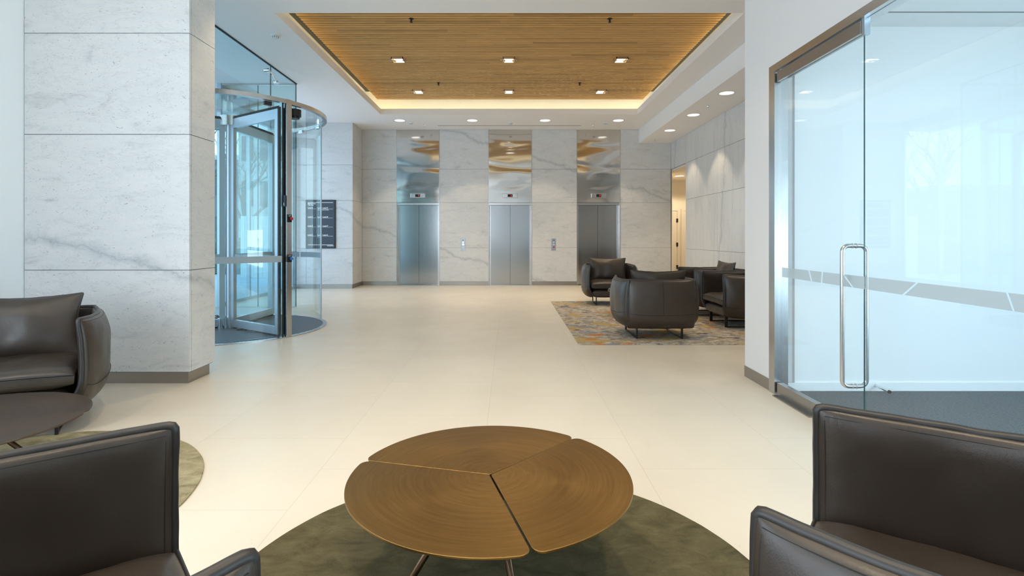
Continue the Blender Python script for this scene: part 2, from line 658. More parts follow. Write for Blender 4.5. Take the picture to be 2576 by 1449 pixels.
# ------------------------------------------------------------------ ceilings
CX0, CX1, CY0, CY1 = -2.98, 2.99, 6.82, 12.49
mb = MB()
mb.box(-7.5, CX0, -2.7, 14.5, H, H + 0.134)
mb.box(CX1, 3.46, -2.7, 14.5, H, H + 0.134)
mb.box(CX0, CX1, -2.7, CY0, H, H + 0.134)
mb.box(CX0, CX1, CY1, 13.73, H, H + 0.134)
mb.box(CX0, CX1, 13.75, 14.5, H, H + 0.134)
mb.box(CX0, -1.82, 13.73, 13.75, H, H + 0.134)
mb.box(1.85, CX1, 13.73, 13.75, H, H + 0.134)
# lowered bulkhead along the right wall
mb.box(3.457, 4.6, 4.6, 14.5, 3.784, H + 0.134)
# coffer recess
mb.box(-3.55, -3.45, 6.3, 12.9, H + 0.134, 4.8)
mb.box(3.45, 3.55, 6.3, 12.9, H + 0.134, 4.8)
mb.box(-3.55, 3.55, 6.3, 6.4, H + 0.134, 4.8)
mb.box(-3.55, 3.55, 12.85, 12.95, H + 0.134, 4.8)
mb.box(-3.55, 3.55, 6.3, 12.95, 4.8, 4.9)
struct(mb.build('ceiling', M['ceiling']))

# linear slot diffuser
mb = MB()
mb.box(-1.82, 1.85, 13.725, 13.73, H - 0.004, H + 0.03)
mb.box(-1.82, 1.85, 13.75, 13.755, H - 0.004, H + 0.03)
e = empty('slot_diffuser', (0, 13.74, H), 'long thin grey air slot set in the white ceiling before the lift wall', 'air vent')
mb.build('frame', mat('slot_grey', (0.3, 0.3, 0.3), 0.5), e).matrix_parent_inverse = e.matrix_world.inverted()
def attach(o, e_):
    o.parent = e_
    o.matrix_parent_inverse = Matrix.Translation(-Vector(e_.location)) if not e_.rotation_euler.z else (Matrix.Translation(e_.location) @ Matrix.Rotation(e_.rotation_euler.z, 4, 'Z')).inverted()
    return o
attach(e.children[0], e)
mb = MB(); mb.box(-1.82, 1.85, 13.73, 13.75, H + 0.012, H + 0.03)
attach(mb.build('dark_gap', M['matblack']), e)

# timber slat panel
WZ = 4.45
mb = MB()
y = 6.93
while y < 12.36 - 0.05:
    mb.box(-3.02, 3.08, y, y + 0.052, WZ, WZ + 0.06)
    y += 0.085
e = empty('slatted_ceiling_panel', (0, 9.6, WZ), 'large honey oak ceiling panel of thin slats floating in the coffered recess', 'ceiling panel')
attach(mb.build('slats', M['wood']), e)
mb = MB(); mb.box(-3.02, 3.08, 6.93, 12.34, WZ + 0.06, WZ + 0.07)
attach(mb.build('backing', mat('slat_backing', (0.05, 0.03, 0.016), 0.8)), e)
for x0, x1 in ((-3.115, -3.02), (3.08, 3.15)):
    mb = MB(); mb.box(x0, x1, 6.93, 11.7, WZ + 0.01, WZ + 0.05)
    attach(mb.build('edge_channel', M['matblack']), e)
# cove light strips on the ledge
e = empty('cove_light', (0, 9.6, H + 0.134), 'warm concealed strip light glowing around the timber ceiling recess', 'light')
for b_ in ((-3.30, -3.25, 6.7, 12.6), (3.25, 3.30, 6.7, 12.6), (-3.25, 3.25, 12.62, 12.67), (-3.25, 3.25, 6.55, 6.60)):
    mb = MB(); mb.box(*b_, H + 0.136, H + 0.15)
    attach(mb.build('light_strip', M['cove']), e)

# ------------------------------------------------------------------ walls
def slabs_y(mb, x0, x1, yf, th, zs, cuts=(), inset=0.0):
    """marble slabs on a wall facing -Y at yf"""
    xs = [x0] + list(cuts) + [x1]
    for a, b in zip(xs[:-1], xs[1:]):
        for z0, z1 in zip(zs[:-1], zs[1:]):
            mb.box(a + G / 2, b - G / 2, yf, yf + th, z0 + G / 2, z1 - G / 2)
def slabs_x(mb, y0, y1, xf, th, zs, cuts=(), sgn=1):
    ys = [y0] + list(cuts) + [y1]
    for a, b in zip(ys[:-1], ys[1:]):
        for z0, z1 in zip(zs[:-1], zs[1:]):
            mb.box(min(xf, xf + sgn * th), max(xf, xf + sgn * th), a + G / 2, b - G / 2, z0 + G / 2, z1 - G / 2)

LIFTS = [(-2.99, -1.845), (-0.54, 0.61), (1.81, 2.965)]
# lift wall (back)
mb = MB()
xs = [XL] + [v for ab in LIFTS for v in ab] + [XR]
for i in range(0, len(xs), 2):
    slabs_y(mb, xs[i], xs[i + 1], YR, 0.03, JZ)
struct(mb.build('wall_back', M['marble']))
mb = MB()
for i in range(0, len(xs), 2):
    mb.box(xs[i] - (0.1 if i == 0 else 0), xs[i + 1] + (0.0), YR + 0.012, YR + 0.6, 0, H)
for a, b in LIFTS:
    mb.box(a, b, YR + 0.32, YR + 0.6, 0, H)
    mb.box(a, b, YR + 0.03, YR + 0.32, 2.32, H)
struct(mb.build('wall_back_core', M['joint']))
mb = MB()
for i in range(0, len(xs), 2):
    mb.box(xs[i] + (0.02 if i == 0 else 0), xs[i + 1], YR + 0.010, YR + 0.013, 0, 0.104)
struct(mb.build('baseboard_back', M['steel_base']))

# left return and directory wall
YD = 13.4
mb = MB()
slabs_x(mb, YD, YR, XL, 0.03, JZ, sgn=-1)
slabs_y(mb, -5.40, XL, YD, 0.03, JZ, cuts=(-5.06,))
struct(mb.build('wall_left_return', M['marble']))
mb = MB()
mb.box(-5.40, XL - 0.012, YD + 0.012, YR + 0.6, 0, H)
struct(mb.build('wall_left_core', M['joint']))
mb = MB()
mb.box(XL - 0.012, XL - 0.010, YD + 0.01, YR + 0.01, 0, 0.104)
mb.box(-5.4, XL - 0.010, YD + 0.010, YD + 0.0125, 0, 0.104)
struct(mb.build('baseboard_left', M['steel_base']))

# right marble wall with the corridor opening
mb = MB()
zr = [0.106, 1.004, 2.20, 3.09]
slabs_x(mb, 5.0, 13.07, XR, 0.03, zr, cuts=(7.13, 9.11, 11.09))
slabs_x(mb, 5.0, YR, XR, 0.03, [3.09, 3.784], cuts=(7.13, 9.11, 11.09, 13.07))
struct(mb.build('wall_right', M['marble_up']))
mb = MB()
mb.box(XR + 0.012, XR + 0.2, 5.0, 13.07, 0, 3.8)
mb.box(XR + 0.012, XR + 0.2, 13.07, 14.5, 3.09, 3.8)
struct(mb.build('wall_right_core', M['joint']))
mb = MB()
mb.box(XR + 0.010, XR + 0.0125, 5.0, 13.07, 0, 0.104)
struct(mb.build('baseboard_right', M['steel_base']))

# corridor beyond the opening
mb = MB()
mb.box(XR + 0.022, XR + 0.04, 14.45, 16.8, 0, 3.1)
mb.box(XR + 0.021, XR + 0.034, YR + 0.0, 14.45, 0, 3.088)
mb.box(XR, 7.2, 16.8, 16.9, 0, 3.1)
mb.box(7.1, 7.2, 12.9, 16.8, 0, 3.1)
mb.box(XR + 0.2, 7.2, 12.9, 13.0, 0, 3.1)
mb.box(XR + 0.013, XR + 0.2, 13.07, 13.085, 0, 3.088)
struct(mb.build('wall_corridor', M['cream']))
mb = MB()
mb.box(XR + 0.04, 7.2, 12.9, 16.9, 3.04, 3.1)
struct(mb.build('ceiling_corridor', M['cream']))
cw = mat('corridor_door_white', (0.80, 0.75, 0.66), 0.4)
for i, (a, b) in enumerate(((4.42, 5.26), (5.44, 6.3))):
    mb = MB()
    mb.box(a - 0.06, a, 16.74, 16.8, 0, 2.16)
    mb.box(b, b + 0.06, 16.74, 16.8, 0, 2.16)
    mb.box(a, b, 16.74, 16.8, 2.10, 2.16)
    d = struct(mb.build('door_%d' % (i + 1), cw))
    mb = MB(); mb.box(a + 0.004, b - 0.004, 16.765, 16.795, 0.01, 2.095)
    mb.build('door_leaf', cw, d)
    for z in (0.35, 1.05, 1.8):
        mb = MB(); mb.box(b - 0.03, b + 0.02, 16.735, 16.765, z - 0.06, z + 0.06)
        mb.build('hinge', M['black'], d)

# white wall, header above the glass wall, glazed room
mb = MB()
mb.box(XW, 6.1, 4.52, 5.0, 0, H)
mb.box(XW, XW + 0.2, -2.6, 4.52, 2.725, H)
struct(mb.build('wall_white', mat('pale_grey_paint', (0.70, 0.685, 0.68), 0.6, spec=0.3)))
mb = MB()
mb.box(XW - 0.004, XW, 4.5, 5.0, 0, 0.10)
mb.box(XW - 0.004, 4.3, 5.0, 5.004, 0, 0.10)
struct(mb.build('baseboard_white', M['steel_base']))
mw = mat('meeting_room_white', (0.86, 0.875, 0.88), 0.6)
mb = MB()
mb.box(6.0, 6.1, -2.1, 4.52, 0, 0.35)
mb.box(6.0, 6.1, -2.1, 4.52, 2.85, 3.1)
mb.box(6.0, 6.1, 2.55, 4.52, 0.35, 2.85)
mb.box(6.0, 6.1, -2.6, -2.1, 0, 3.1)
mb.box(XW, 6.1, -2.6, -2.5, 0, 3.1)
mb.box(XW + 0.2, 6.0, 4.505, 4.52, 0, 3.06)
struct(mb.build('wall_meeting_room', mw))
mb = MB(); mb.box(XW + 0.1, 6.0, 4.49, 4.505, 0.008, 0.075)
struct(mb.build('baseboard_meeting_room', mw))
mb = MB()
mb.box(XW + 0.2, 6.1, -2.6, 4.52, 3.06, 3.12)
struct(mb.build('ceiling_meeting_room', mw))
mb = MB()
for yy in (4.2, 3.9):
    mb.box(2.4, 6.0, yy, yy + 0.012, 3.056, 3.06)
struct(mb.build('trim_1', M['joint']))
mb = MB()
for yy in (-2.1, -0.5, 1.0, 2.5):
    mb.box(6.02, 6.07, yy, yy + 0.05, 0.35, 2.85)
struct(mb.build('window_1', M['alu']))

# left wall with window, back wall with window (behind the viewer)
mb = MB()
mb.box(-4.4, -4.27, 2.3, 4.73, 0, H)
mb.box(-4.4, -4.27, -2.6, -1.7, 0, H)
mb.box(-4.4, -4.27, -1.7, 2.3, 0, 0.5)
mb.box(-4.4, -4.27, -1.7, 2.3, 3.4, H)
struct(mb.build('wall_left', mat('bright_white_paint', (0.93, 0.95, 0.96), 0.6, spec=0.3)))
mb = MB()
for yy in (-1.7, -0.4, 0.95, 2.25):
    mb.box(-4.36, -4.31, yy, yy + 0.05, 0.5, 3.4)
struct(mb.build('window_2', M['alu']))
mb = MB()
mb.box(-4.4, -3.9, -2.7, -2.6, 0, H)
mb.box(-2.2, 2.3, -2.7, -2.6, 0, H)
mb.box(-3.9, -2.2, -2.7, -2.6, 0, 0.4)
mb.box(-3.9, -2.2, -2.7, -2.6, 3.5, H)
struct(mb.build('wall_front', M['white']))
mb = MB()
for xx in (-3.9, -3.05, -2.25):
    mb.box(xx, xx + 0.05, -2.67, -2.62, 0.4, 3.5)
struct(mb.build('window_3', M['alu']))

# marble pillar
PY, PX = 4.725, -2.81
mb = MB()
slabs_y(mb, -4.268, PX + 0.0, PY, 0.03, JZ)
for z0, z1 in zip(JZ[:-1], JZ[1:]):
    mb.box(PX - 0.03, PX, PY + 0.03 + G / 2, 5.13, z0 + G / 2, z1 - G / 2)
mb.box(-4.2, PX - 0.031, 5.115, 5.13, 0.106, H)
e = struct(mb.build('wall_pillar', M['marble']))
mb = MB(); mb.box(-4.35, PX - 0.012, PY + 0.012, 5.112, 0.1, H)
struct(mb.build('wall_pillar_core', M['joint']))
mb = MB(); mb.box(-4.26, PX - 0.03, PY + 0.03, 5.09, 0, 0.105)
struct(mb.build('baseboard_pillar', M['steel_base']))

# ------------------------------------------------------------------ lifts
def make_lift(a, b, label):
    e = empty('lift', ((a + b) / 2, YR, 0), label, 'lift', 'row of three lifts')
    c = (a + b) / 2
    # polished panel above
    mb = MB()
    nx, nz = 12, 24
    mb.box(a + 0.012, b - 0.012, YR - 0.001, YR + 0.03, 2.205, H - 0.004)
    attach(mb.build('transom_panel', M['mirror_steel'], loc=(c, YR, 3.1)), e)
    # frame
    mb = MB()
    mb.box(a, a + 0.012, YR - 0.006, YR + 0.2, 0, H - 0.002)
    mb.box(b - 0.012, b, YR - 0.006, YR + 0.2, 0, H - 0.002)
    mb.box(a + 0.012, b - 0.012, YR + 0.032, YR + 0.2, 2.14, 2.2)
    mb.box(a + 0.012, a + 0.06, YR + 0.13, YR + 0.2, 0, 2.14)
    mb.box(b - 0.06, b - 0.012, YR + 0.13, YR + 0.2, 0, 2.14)
    attach(mb.build('frame', M['steel'], loc=(c, YR, 1.5)), e)
    for s0, s1 in ((a + 0.06, c - 0.003), (c + 0.003, b - 0.06)):
        mb = MB(); mb.box(s0, s1, YR + 0.16, YR + 0.19, 0.004, 2.14)
        attach(mb.build('door_panel', M['steel_door'], loc=((s0 + s1) / 2, YR + 0.17, 1)), e)
    mb = MB(); mb.box(a + 0.012, b - 0.012, YR + 0.0, YR + 0.2, -0.005, 0.004)
    attach(mb.build('sill', M['steel'], loc=(c, YR, 0)), e)
    return e
L1 = make_lift(*LIFTS[0], 'stainless steel lift nearest the revolving door, both door leaves closed')
make_lift(*LIFTS[1], 'middle stainless steel lift, between the two wall button panels')
make_lift(*LIFTS[2], 'stainless steel lift partly hidden behind the dark armchair, on the right')

# floor indicators
LX = [((a + b) / 2) for a, b in LIFTS]
whe = ['over the lift nearest the revolving door', 'over the middle lift', 'over the lift behind the armchair']
for c, w_ in zip(LX, whe):
    zc = 2.385
    e = empty('floor_indicator', (c, YR, zc), 'small steel floor indicator with red digit ' + w_, 'lift display', 'lift floor indicators')
    mb = MB(); mb.box(c - 0.20, c + 0.20, YR - 0.035, YR - 0.001, zc - 0.06, zc + 0.06)
    attach(mb.build('housing', M['steel'], loc=(c, YR, zc), bevel=0.008), e)
    mb = MB(); mb.box(c - 0.065, c + 0.065, YR - 0.038, YR - 0.035, zc - 0.036, zc + 0.036)
    attach(mb.build('screen', M['matblack'], loc=(c, YR, zc)), e)
    mb = MB()
    text_mesh(mb, '9' if c > 2 or c < -2 else '6', 0.055, (c + 0.016, YR - 0.039, zc - 0.019), (1, 0, 0), (0, 0, 1), (0, -1, 0), bold=0.002)
    attach(mb.build('digit', M['red_led']), e)
# call button panels
for i, c in enumerate((-1.215, 1.195)):
    zc = 1.3 - 20 / 1350 * YR
    e = empty('call_button_panel', (c, YR, zc), ['slim steel call button plate between the left and middle lifts', 'slim steel call button plate between the middle and right lifts'][i], 'button panel', 'lift call button plates')
    mb = MB(); mb.box(c - 0.058, c + 0.058, YR - 0.006, YR - 0.0005, zc - 0.16, zc + 0.16)
    attach(mb.build('plate', mat('satin_plate', (0.42, 0.47, 0.52), 0.35, 0.8), loc=(c, YR, zc)), e)
    for q, (dz, r_, mm) in enumerate(((0.11, 0.012, 'black'), (0.06, 0.018, 'chrome'), (-0.0, 0.022, 'chrome'), (-0.07, 0.022, 'plastic' if i == 0 else 'red'))):
        bm_ = MB()
        pts = [(c, YR - 0.005, zc + dz), (c, YR - 0.011, zc + dz)]
        bm_.tube(pts, r_, 16)
        attach(bm_.build('button', M[mm]), e)

# ------------------------------------------------------------------ directory sign
sx0, sx1, sz0, sz1 = -5.06, -4.32, 1.30 - 30 / 1350 * YD, 1.3 + 92 / 1350 * YD
e = empty('directory_sign', ((sx0 + sx1) / 2, YD, (sz0 + sz1) / 2), 'tall navy directory sign with white level listings on the marble wall', 'sign')
mb = MB(); mb.box(sx0, sx1, YD - 0.03, YD - 0.001, sz0, sz1)
attach(mb.build('frame', M['black']), e)
mb = MB(); mb.box(sx0 + 0.014, sx1 - 0.022, YD - 0.033, YD - 0.03, sz0 + 0.014, sz1 - 0.02)
attach(mb.build('board', M['navy']), e)
mb = MB()
W_, H_ = sx1 - sx0, sz1 - sz0
def P_(fx, fy):
    return (sx0 + fx * W_, YD - 0.034, sz1 - fy * H_)
def rule(fx0, fx1, fy, t=0.004):
    a = P_(fx0, fy); b = P_(fx1, fy)
    mb.quad((a[0], a[1], a[2] - t), (b[0], b[1], b[2] - t), (b[0], b[1], b[2] + t), (a[0], a[1], a[2] + t))
rule(0.07, 0.92, 0.055, 0.006)
rule(0.07, 0.92, 0.925, 0.006)
T_ = lambda s_, fx, fy, sz, b=0.0015: text_mesh(mb, s_, sz, P_(fx, fy), (1, 0, 0), (0, 0, 1), (0, -1, 0), bold=b)
T_('Miland See', 0.07, 0.090, 0.045)
T_('Tea roy', 0.07, 0.118, 0.045)
for i, (la, lb) in enumerate((('Level 5', 'Lower Level 9'), ('Level 4', 'Lower Level 8'), ('Level 3', 'Lower Level 7'), ('Level 2', 'Lower Level 6'))):
    fy = 0.185 + 0.186 * i
    T_(la, 0.07, fy - 0.010, 0.045)
    T_(lb, 0.40, fy - 0.008, 0.045)
    rule(0.07, 0.35, fy, 0.003)
    rule(0.40, 0.92, fy + 0.003, 0.003)
T_('City conference facility', 0.40, 0.215, 0.030, 0.0008)
T_('WILLIAMSON', 0.72, 0.953, 0.028, 0.001)
attach(mb.build('lettering', M['letter']), e)

# ------------------------------------------------------------------ lights in the ceiling
def disc_light(name, x, y, z, r, label, group, power, deg):
    e = empty(name, (x, y, z), label, 'ceiling light', group)
    mb = MB()
    mb.lathe((x, y, z), [(r, -0.004), (r + 0.03, -0.004), (r + 0.032, 0.0), (r, 0.0)], 32)
    attach(mb.build('trim_ring', M['plastic']), e)
    mb = MB(); mb.cyl((x, y), r, z - 0.003, z - 0.0005, 32)
    attach(mb.build('lens', M['lamp']), e)
    spot('downlight_beam', (x, y, z - 0.02), power, deg, 0.25, WARM, 0.07)
    return e
pos_w = ['first', 'second', 'third', 'fourth']
for i, x in enumerate((-2.67, -0.895, 0.885, 2.68)):
    disc_light('round_downlight', x, 13.13, H, 0.125, ['round white downlight before the lifts, leftmost of the row of four', 'round white downlight before the lifts, second from the left', 'round white downlight before the lifts, third from the left', 'round white downlight before the lifts, at the right end of the row'][i], 'downlights before the lift wall', 85, 84)
for i, y in enumerate((9.29, 10.96, 12.56)):
    disc_light('round_downlight', 3.77, y, 3.784, 0.12, ['round downlight in the lowered bulkhead, nearest the white wall', 'round downlight in the lowered bulkhead, middle of three', 'round downlight in the lowered bulkhead, nearest the lifts'][i], 'downlights in the lowered bulkhead', 75, 76)
spot('downlight_beam', (3.77, 7.6, 3.76), 75, 76, 0.25, WARM, 0.07)
spot('downlight_beam', (3.77, 5.95, 3.76), 75, 76, 0.25, WARM, 0.07)
rows = [(9.51, 'front'), (11.59, 'rear')]
for y, rn in rows:
    for x, cn in ((-1.96, 'left'), (0.0, 'middle'), (1.99, 'right')):
        e = empty('recessed_downlight', (x, y, WZ), 'steel-framed square downlight in the oak ceiling, %s of the %s row' % (cn, {'front': 'larger nearer', 'rear': 'smaller far'}[rn]), 'ceiling light', 'downlights in the oak slats')
        mb = MB()
        a = 0.105
        for b_ in ((x - a, x + a, y - a, y - a + 0.012), (x - a, x + a, y + a - 0.012, y + a), (x - a, x - a + 0.012, y - a, y + a), (x + a - 0.012, x + a, y - a, y + a)):
            mb.box(*b_, WZ - 0.035, WZ + 0.004)
        attach(mb.build('frame', M['chrome']), e)
        mb = MB(); mb.cyl((x, y), 0.075, WZ - 0.012, WZ - 0.004, 24)
        attach(mb.build('bulb', M['lamp_hot']), e)
        for sx_ in (-1, 1):
            mb = MB(); mb.box(x + sx_ * 0.135 - 0.012, x + sx_ * 0.135 + 0.012, y - 0.04, y + 0.0, WZ - 0.03, WZ + 0.0)
            attach(mb.build('clip', M['chrome']), e)
        spot('oak_ceiling_beam', (x, y, WZ - 0.05), 95, 100, 0.6, WARM, 0.06)
# downlights over the seating in front (above the frame)
for x, y in ((-2.4, 5.6), (0.0, 5.0), (-1.3, 2.6), (0.6, 2.6), (-2.9, 1.2), (-0.4, 0.4), (1.3, 0.9), (0.9, 4.3)):
    e = empty('near_downlight', (x, y, H), 'round white downlight above the near seating area', 'ceiling light', 'downlights above the near seating')
    mb = MB(); mb.lathe((x, y, H), [(0.12, -0.004), (0.15, -0.004), (0.152, 0.0), (0.12, 0.0)], 24)
    attach(mb.build('trim_ring', M['plastic']), e)
    mb = MB(); mb.cyl((x, y), 0.12, H - 0.003, H - 0.0005, 24)
    attach(mb.build('lens', M['lamp']), e)
    spot('near_beam', (x, y, H - 0.02), 148 if y < 4 else (105 if x < 0.5 else 65), 95, 0.6, WARM, 0.08)
# corridor light
disc_light('round_downlight', 4.9, 15.4, 3.04, 0.13, 'round downlight in the cream corridor ceiling beyond the doorway', None, 150, 150)

# smoke detectors and sprinklers
def smoke(x, y, label, s_=1.0):
    e = empty('smoke_detector', (x, y, H), label, 'smoke detector', 'smoke detectors on the white ceiling')
    mb = MB(); mb.lathe((x, y, H), [(0.0001, 0), (0.055 * s_, 0), (0.055 * s_, -0.012), (0.048 * s_, -0.025), (0.03 * s_, -0.028), (0.0001, -0.028)], 24)
    attach(mb.build('base', M['plastic'], smooth=False), e)
    mb = MB()
    mb.lathe((x, y, H - 0.028), [(0.0001, 0), (0.03 * s_, 0), (0.03 * s_, -0.02), (0.02 * s_, -0.028), (0.0001, -0.03)], 16)
    attach(mb.build('sensor_cap', M['plastic']), e)
    mb = MB()
    for i in range(8):
        t = i * PI / 4
        mb.tube([(x + 0.0305 * s_ * math.cos(t), y + 0.0305 * s_ * math.sin(t), H - 0.032), (x + 0.0305 * s_ * math.cos(t), y + 0.0305 * s_ * math.sin(t), H - 0.046)], 0.004, 6)
    attach(mb.build('slots', M['black']), e)
smoke(-3.28, 7.55, 'white smoke detector on the ceiling near the revolving door, large in view', 1.25)
smoke(-2.44, 13.36, 'small white smoke detector before the left lift')
smoke(0.05, 13.36, 'small white smoke detector before the middle lift')
smoke(2.41, 13.36, 'small white smoke detector before the right lift')
def sprinkler(x, y, z, label, group, mm='chrome', s_=1.0):
    e = empty('sprinkler', (x, y, z), label, 'sprinkler', group)
    mb = MB(); mb.lathe((x, y, z), [(0.0001, 0), (0.03 * s_, 0), (0.03 * s_, -0.004), (0.012 * s_, -0.01), (0.008 * s_, -0.035 * s_), (0.0001, -0.035 * s_)], 16)
    attach(mb.build('body', M[mm]), e)
    mb = MB(); mb.cyl((x, y), 0.018 * s_, z - 0.045 * s_, z - 0.04 * s_, 12)
    for sg in (-1, 1):
        mb.tube([(x + sg * 0.008, y, z - 0.02), (x + sg * 0.014, y, z - 0.03), (x + sg * 0.004, y, z - 0.041 * s_)], 0.0025, 6)
    attach(mb.build('deflector', M[mm]), e)
sprinkler(-2.15, 13.64, H, 'tiny steel sprinkler head before the left lift', 'sprinklers before the lifts')
sprinkler(2.14, 13.64, H, 'tiny steel sprinkler head before the right lift', 'sprinklers before the lifts')
sprinkler(3.77, 10.16, 3.784, 'tiny sprinkler head between the near bulkhead downlights', 'sprinklers in the bulkhead')
sprinkler(3.76, 13.8, 3.784, 'tiny sprinkler head at the lift end of the bulkhead', 'sprinklers in the bulkhead')
for (x, y), l_ in zip(((-1.41, 7.76), (1.46, 7.76), (-1.44, 10.99), (1.45, 10.99)), ('near left', 'near right', 'far left', 'far right')):
    sprinkler(x, y, WZ, 'small black sprinkler head in the oak slats, %s' % l_, 'sprinklers in the oak slats', 'black', 1.2)

# ------------------------------------------------------------------ entrance glazing
DC = (-3.95, 7.6)
DR = 1.30
DH = 3.01
# transom and side glass in the entrance plane
e = empty('entrance_glazing', (XG, 7.5, 0), 'tall teal frameless glazing above and beside the revolving door', 'glazing')
mb = MB(); mb.box(XG - 0.006, XG + 0.006, 5.14, 8.895, DH + 0.06, H)
attach(mb.build('transom_pane', M['glass_teal']), e)
mb = MB(); mb.box(XG - 0.006, XG + 0.006, 8.905, 9.95, 0.0, H)
attach(mb.build('side_pane', M['glass_teal']), e)
mb = MB(); mb.box(XG - 0.006, XG + 0.006, 5.14, 6.28, 0.0, DH + 0.06)
attach(mb.build('side_pane', M['glass_teal']), e)
mb = MB(); mb.box(-5.40, XG - 0.006, 9.954, 9.966, 0.0, H)
attach(mb.build('return_pane', M['glass_teal']), e)
mb = MB()
mb.box(XG - 0.015, XG + 0.015, 5.14, 9.98, H - 0.012, H)
attach(mb.build('head_channel', M['matblack']), e)
mb = MB(); mb.box(-5.40, XG - 0.015, 9.945, 9.975, H - 0.035, H)
attach(mb.build('head_channel', M['steel']), e)
mb = MB()
mb.box(XG - 0.007, XG + 0.007, 8.895, 8.905, DH + 0.06, H)
mb.box(XG - 0.007, XG + 0.007, 9.95, 9.966, 0, H)
mb.box(-4.66, -4.65, 9.95, 9.97, 0, H)
attach(mb.build('glass_joint', M['glass_edge']), e)
mb = MB()
mb.box(XG - 0.03, XG + 0.03, 8.86, 8.93, 0, DH)
mb.box(-5.40, -5.33, 9.93, 9.99, 0, H)
attach(mb.build('side_post', M['alu']), e)
# spider fitting
e = empty('glass_spider_fitting', (XG, 8.9, 3.95), 'small chrome double-ended clamp joining the transom glass panes', 'glass fitting')
mb = MB()
mb.tube([(XG + 0.03, 8.72, 4.0), (XG + 0.05, 8.82, 3.99), (XG + 0.05, 8.98, 3.92), (XG + 0.03, 9.08, 3.91)], 0.014, 10)
attach(mb.build('arm', M['chrome'], smooth=True), e)
for yy, zz in ((8.72, 4.0), (9.08, 3.91)):
    mb = MB(); mb.tube([(XG - 0.02, yy, zz), (XG + 0.06, yy, zz)], 0.032, 16)
    attach(mb.build('disc', M['chrome']), e)

# glazed wall on the street side of the alcove
mb = MB()
mb.box(-5.42, -5.37, 9.98, 13.4, 0.0, 0.06)
mb.box(-5.42, -5.37, 9.98, 13.4, 3.9, H)
for yy in (11.1, 12.2, 13.32):
    mb.box(-5.43, -5.36, yy, yy + 0.06, 0.0, H)
wd = struct(mb.build('window_4', M['alu']))
mb = MB(); mb.box(-5.40, -5.39, 10.0, 13.38, 0.06, 3.9)
mb.build('pane', M['glass'], wd)

# revolving door
rd = empty('revolving_door', (DC[0], DC[1], 0), 'glass revolving door in a round steel-rimmed drum beside the marble pillar', 'revolving door')
def rdp(o):
    return attach(o, rd)
gr = DR - 0.06
mb = MB(); mb.arc(DC, gr - 0.006, gr + 0.006, -149, -33.5, 0.03, DH, 48)
near_g = rdp(sharp(mb.build('curved_glass_wall', M['glass_drum'])))
mb = MB(); mb.arc(DC, gr - 0.006, gr + 0.006, 30, 149, 0.03, DH, 48)
far_g = rdp(sharp(mb.build('curved_glass_wall', M['glass_drum'])))
# manifestation bands
def band(a0, a1, r_):
    mb = MB()
    mb.arc(DC, r_ - 0.001, r_ + 0.001, a0, a1, 0.972, 1.052, 30)
    return mb
for a0, a1 in ((-100, -76.5), (-75.5, -34)):
    rdp(sharp(band(a0, a1, gr + 0.009).build('frosted_band', M['frost'])))
for a0, a1 in ((31, 62), (63, 100)):
    rdp(sharp(band(a0, a1, gr - 0.009).build('frosted_band', M['frost'])))
# rim
mb = MB(); mb.arc(DC, DR - 0.05, DR, -180, 179.99, DH, DH + 0.055, 96)
rdp(sharp(mb.build('top_rim', M['steel'])))
mb = MB(); mb.cyl(DC, DR - 0.055, DH + 0.01, DH + 0.022, 64)
rdp(mb.build('canopy_glass', M['glass_drum']))
mb = MB(); mb.arc(DC, DR - 0.055, DR + 0.0, -180, 179.99, -0.01, 0.012, 96)
rdp(sharp(mb.build('floor_ring', M['steel'])))
mb = MB(); mb.cyl(DC, DR - 0.057, -0.01, 0.008, 64)
rdp(mb.build('ribbed_mat', M['mat']))
# jamb posts: near post and the three others
def post(deg, w1=0.085, d1=0.085, mm='steel', name='jamb_post'):
    t = math.radians(deg)
    c = Vector((DC[0] + (DR - 0.045) * math.cos(t), DC[1] + (DR - 0.045) * math.sin(t), 0))
    mb = MB()
    bx = [(-d1 / 2, -w1 / 2), (d1 / 2, -w1 / 2), (d1 / 2, w1 / 2), (-d1 / 2, w1 / 2)]
    pts = [(c.x + a * math.cos(t) - b * math.sin(t), c.y + a * math.sin(t) + b * math.cos(t)) for a, b in bx]
    mb.prism(pts, 0.0, DH + 0.06)
    return rdp(mb.build(name, M[mm]))
near_post = post(-31, 0.075, 0.09)
post(211, 0.075, 0.09)
post(149, 0.075, 0.09)
t = math.radians(30)
mb = MB(); mb.tube([(DC[0] + gr * math.cos(t), DC[1] + gr * math.sin(t), 0.02), (DC[0] + gr * math.cos(t), DC[1] + gr * math.sin(t), DH)], 0.012, 8)
rdp(mb.build('glass_end_trim', M['alu']))
# black rubber seals on the post
for dg in (-33.6, -28.6):
    t = math.radians(dg)
    c0 = Vector((DC[0] + (DR - 0.05) * math.cos(t), DC[1] + (DR - 0.05) * math.sin(t), 0))
    mb = MB(); mb.tube([(c0.x, c0.y, 0.0), (c0.x, c0.y, DH)], 0.011, 6)
    rdp(mb.build('rubber_seal', M['matblack']))
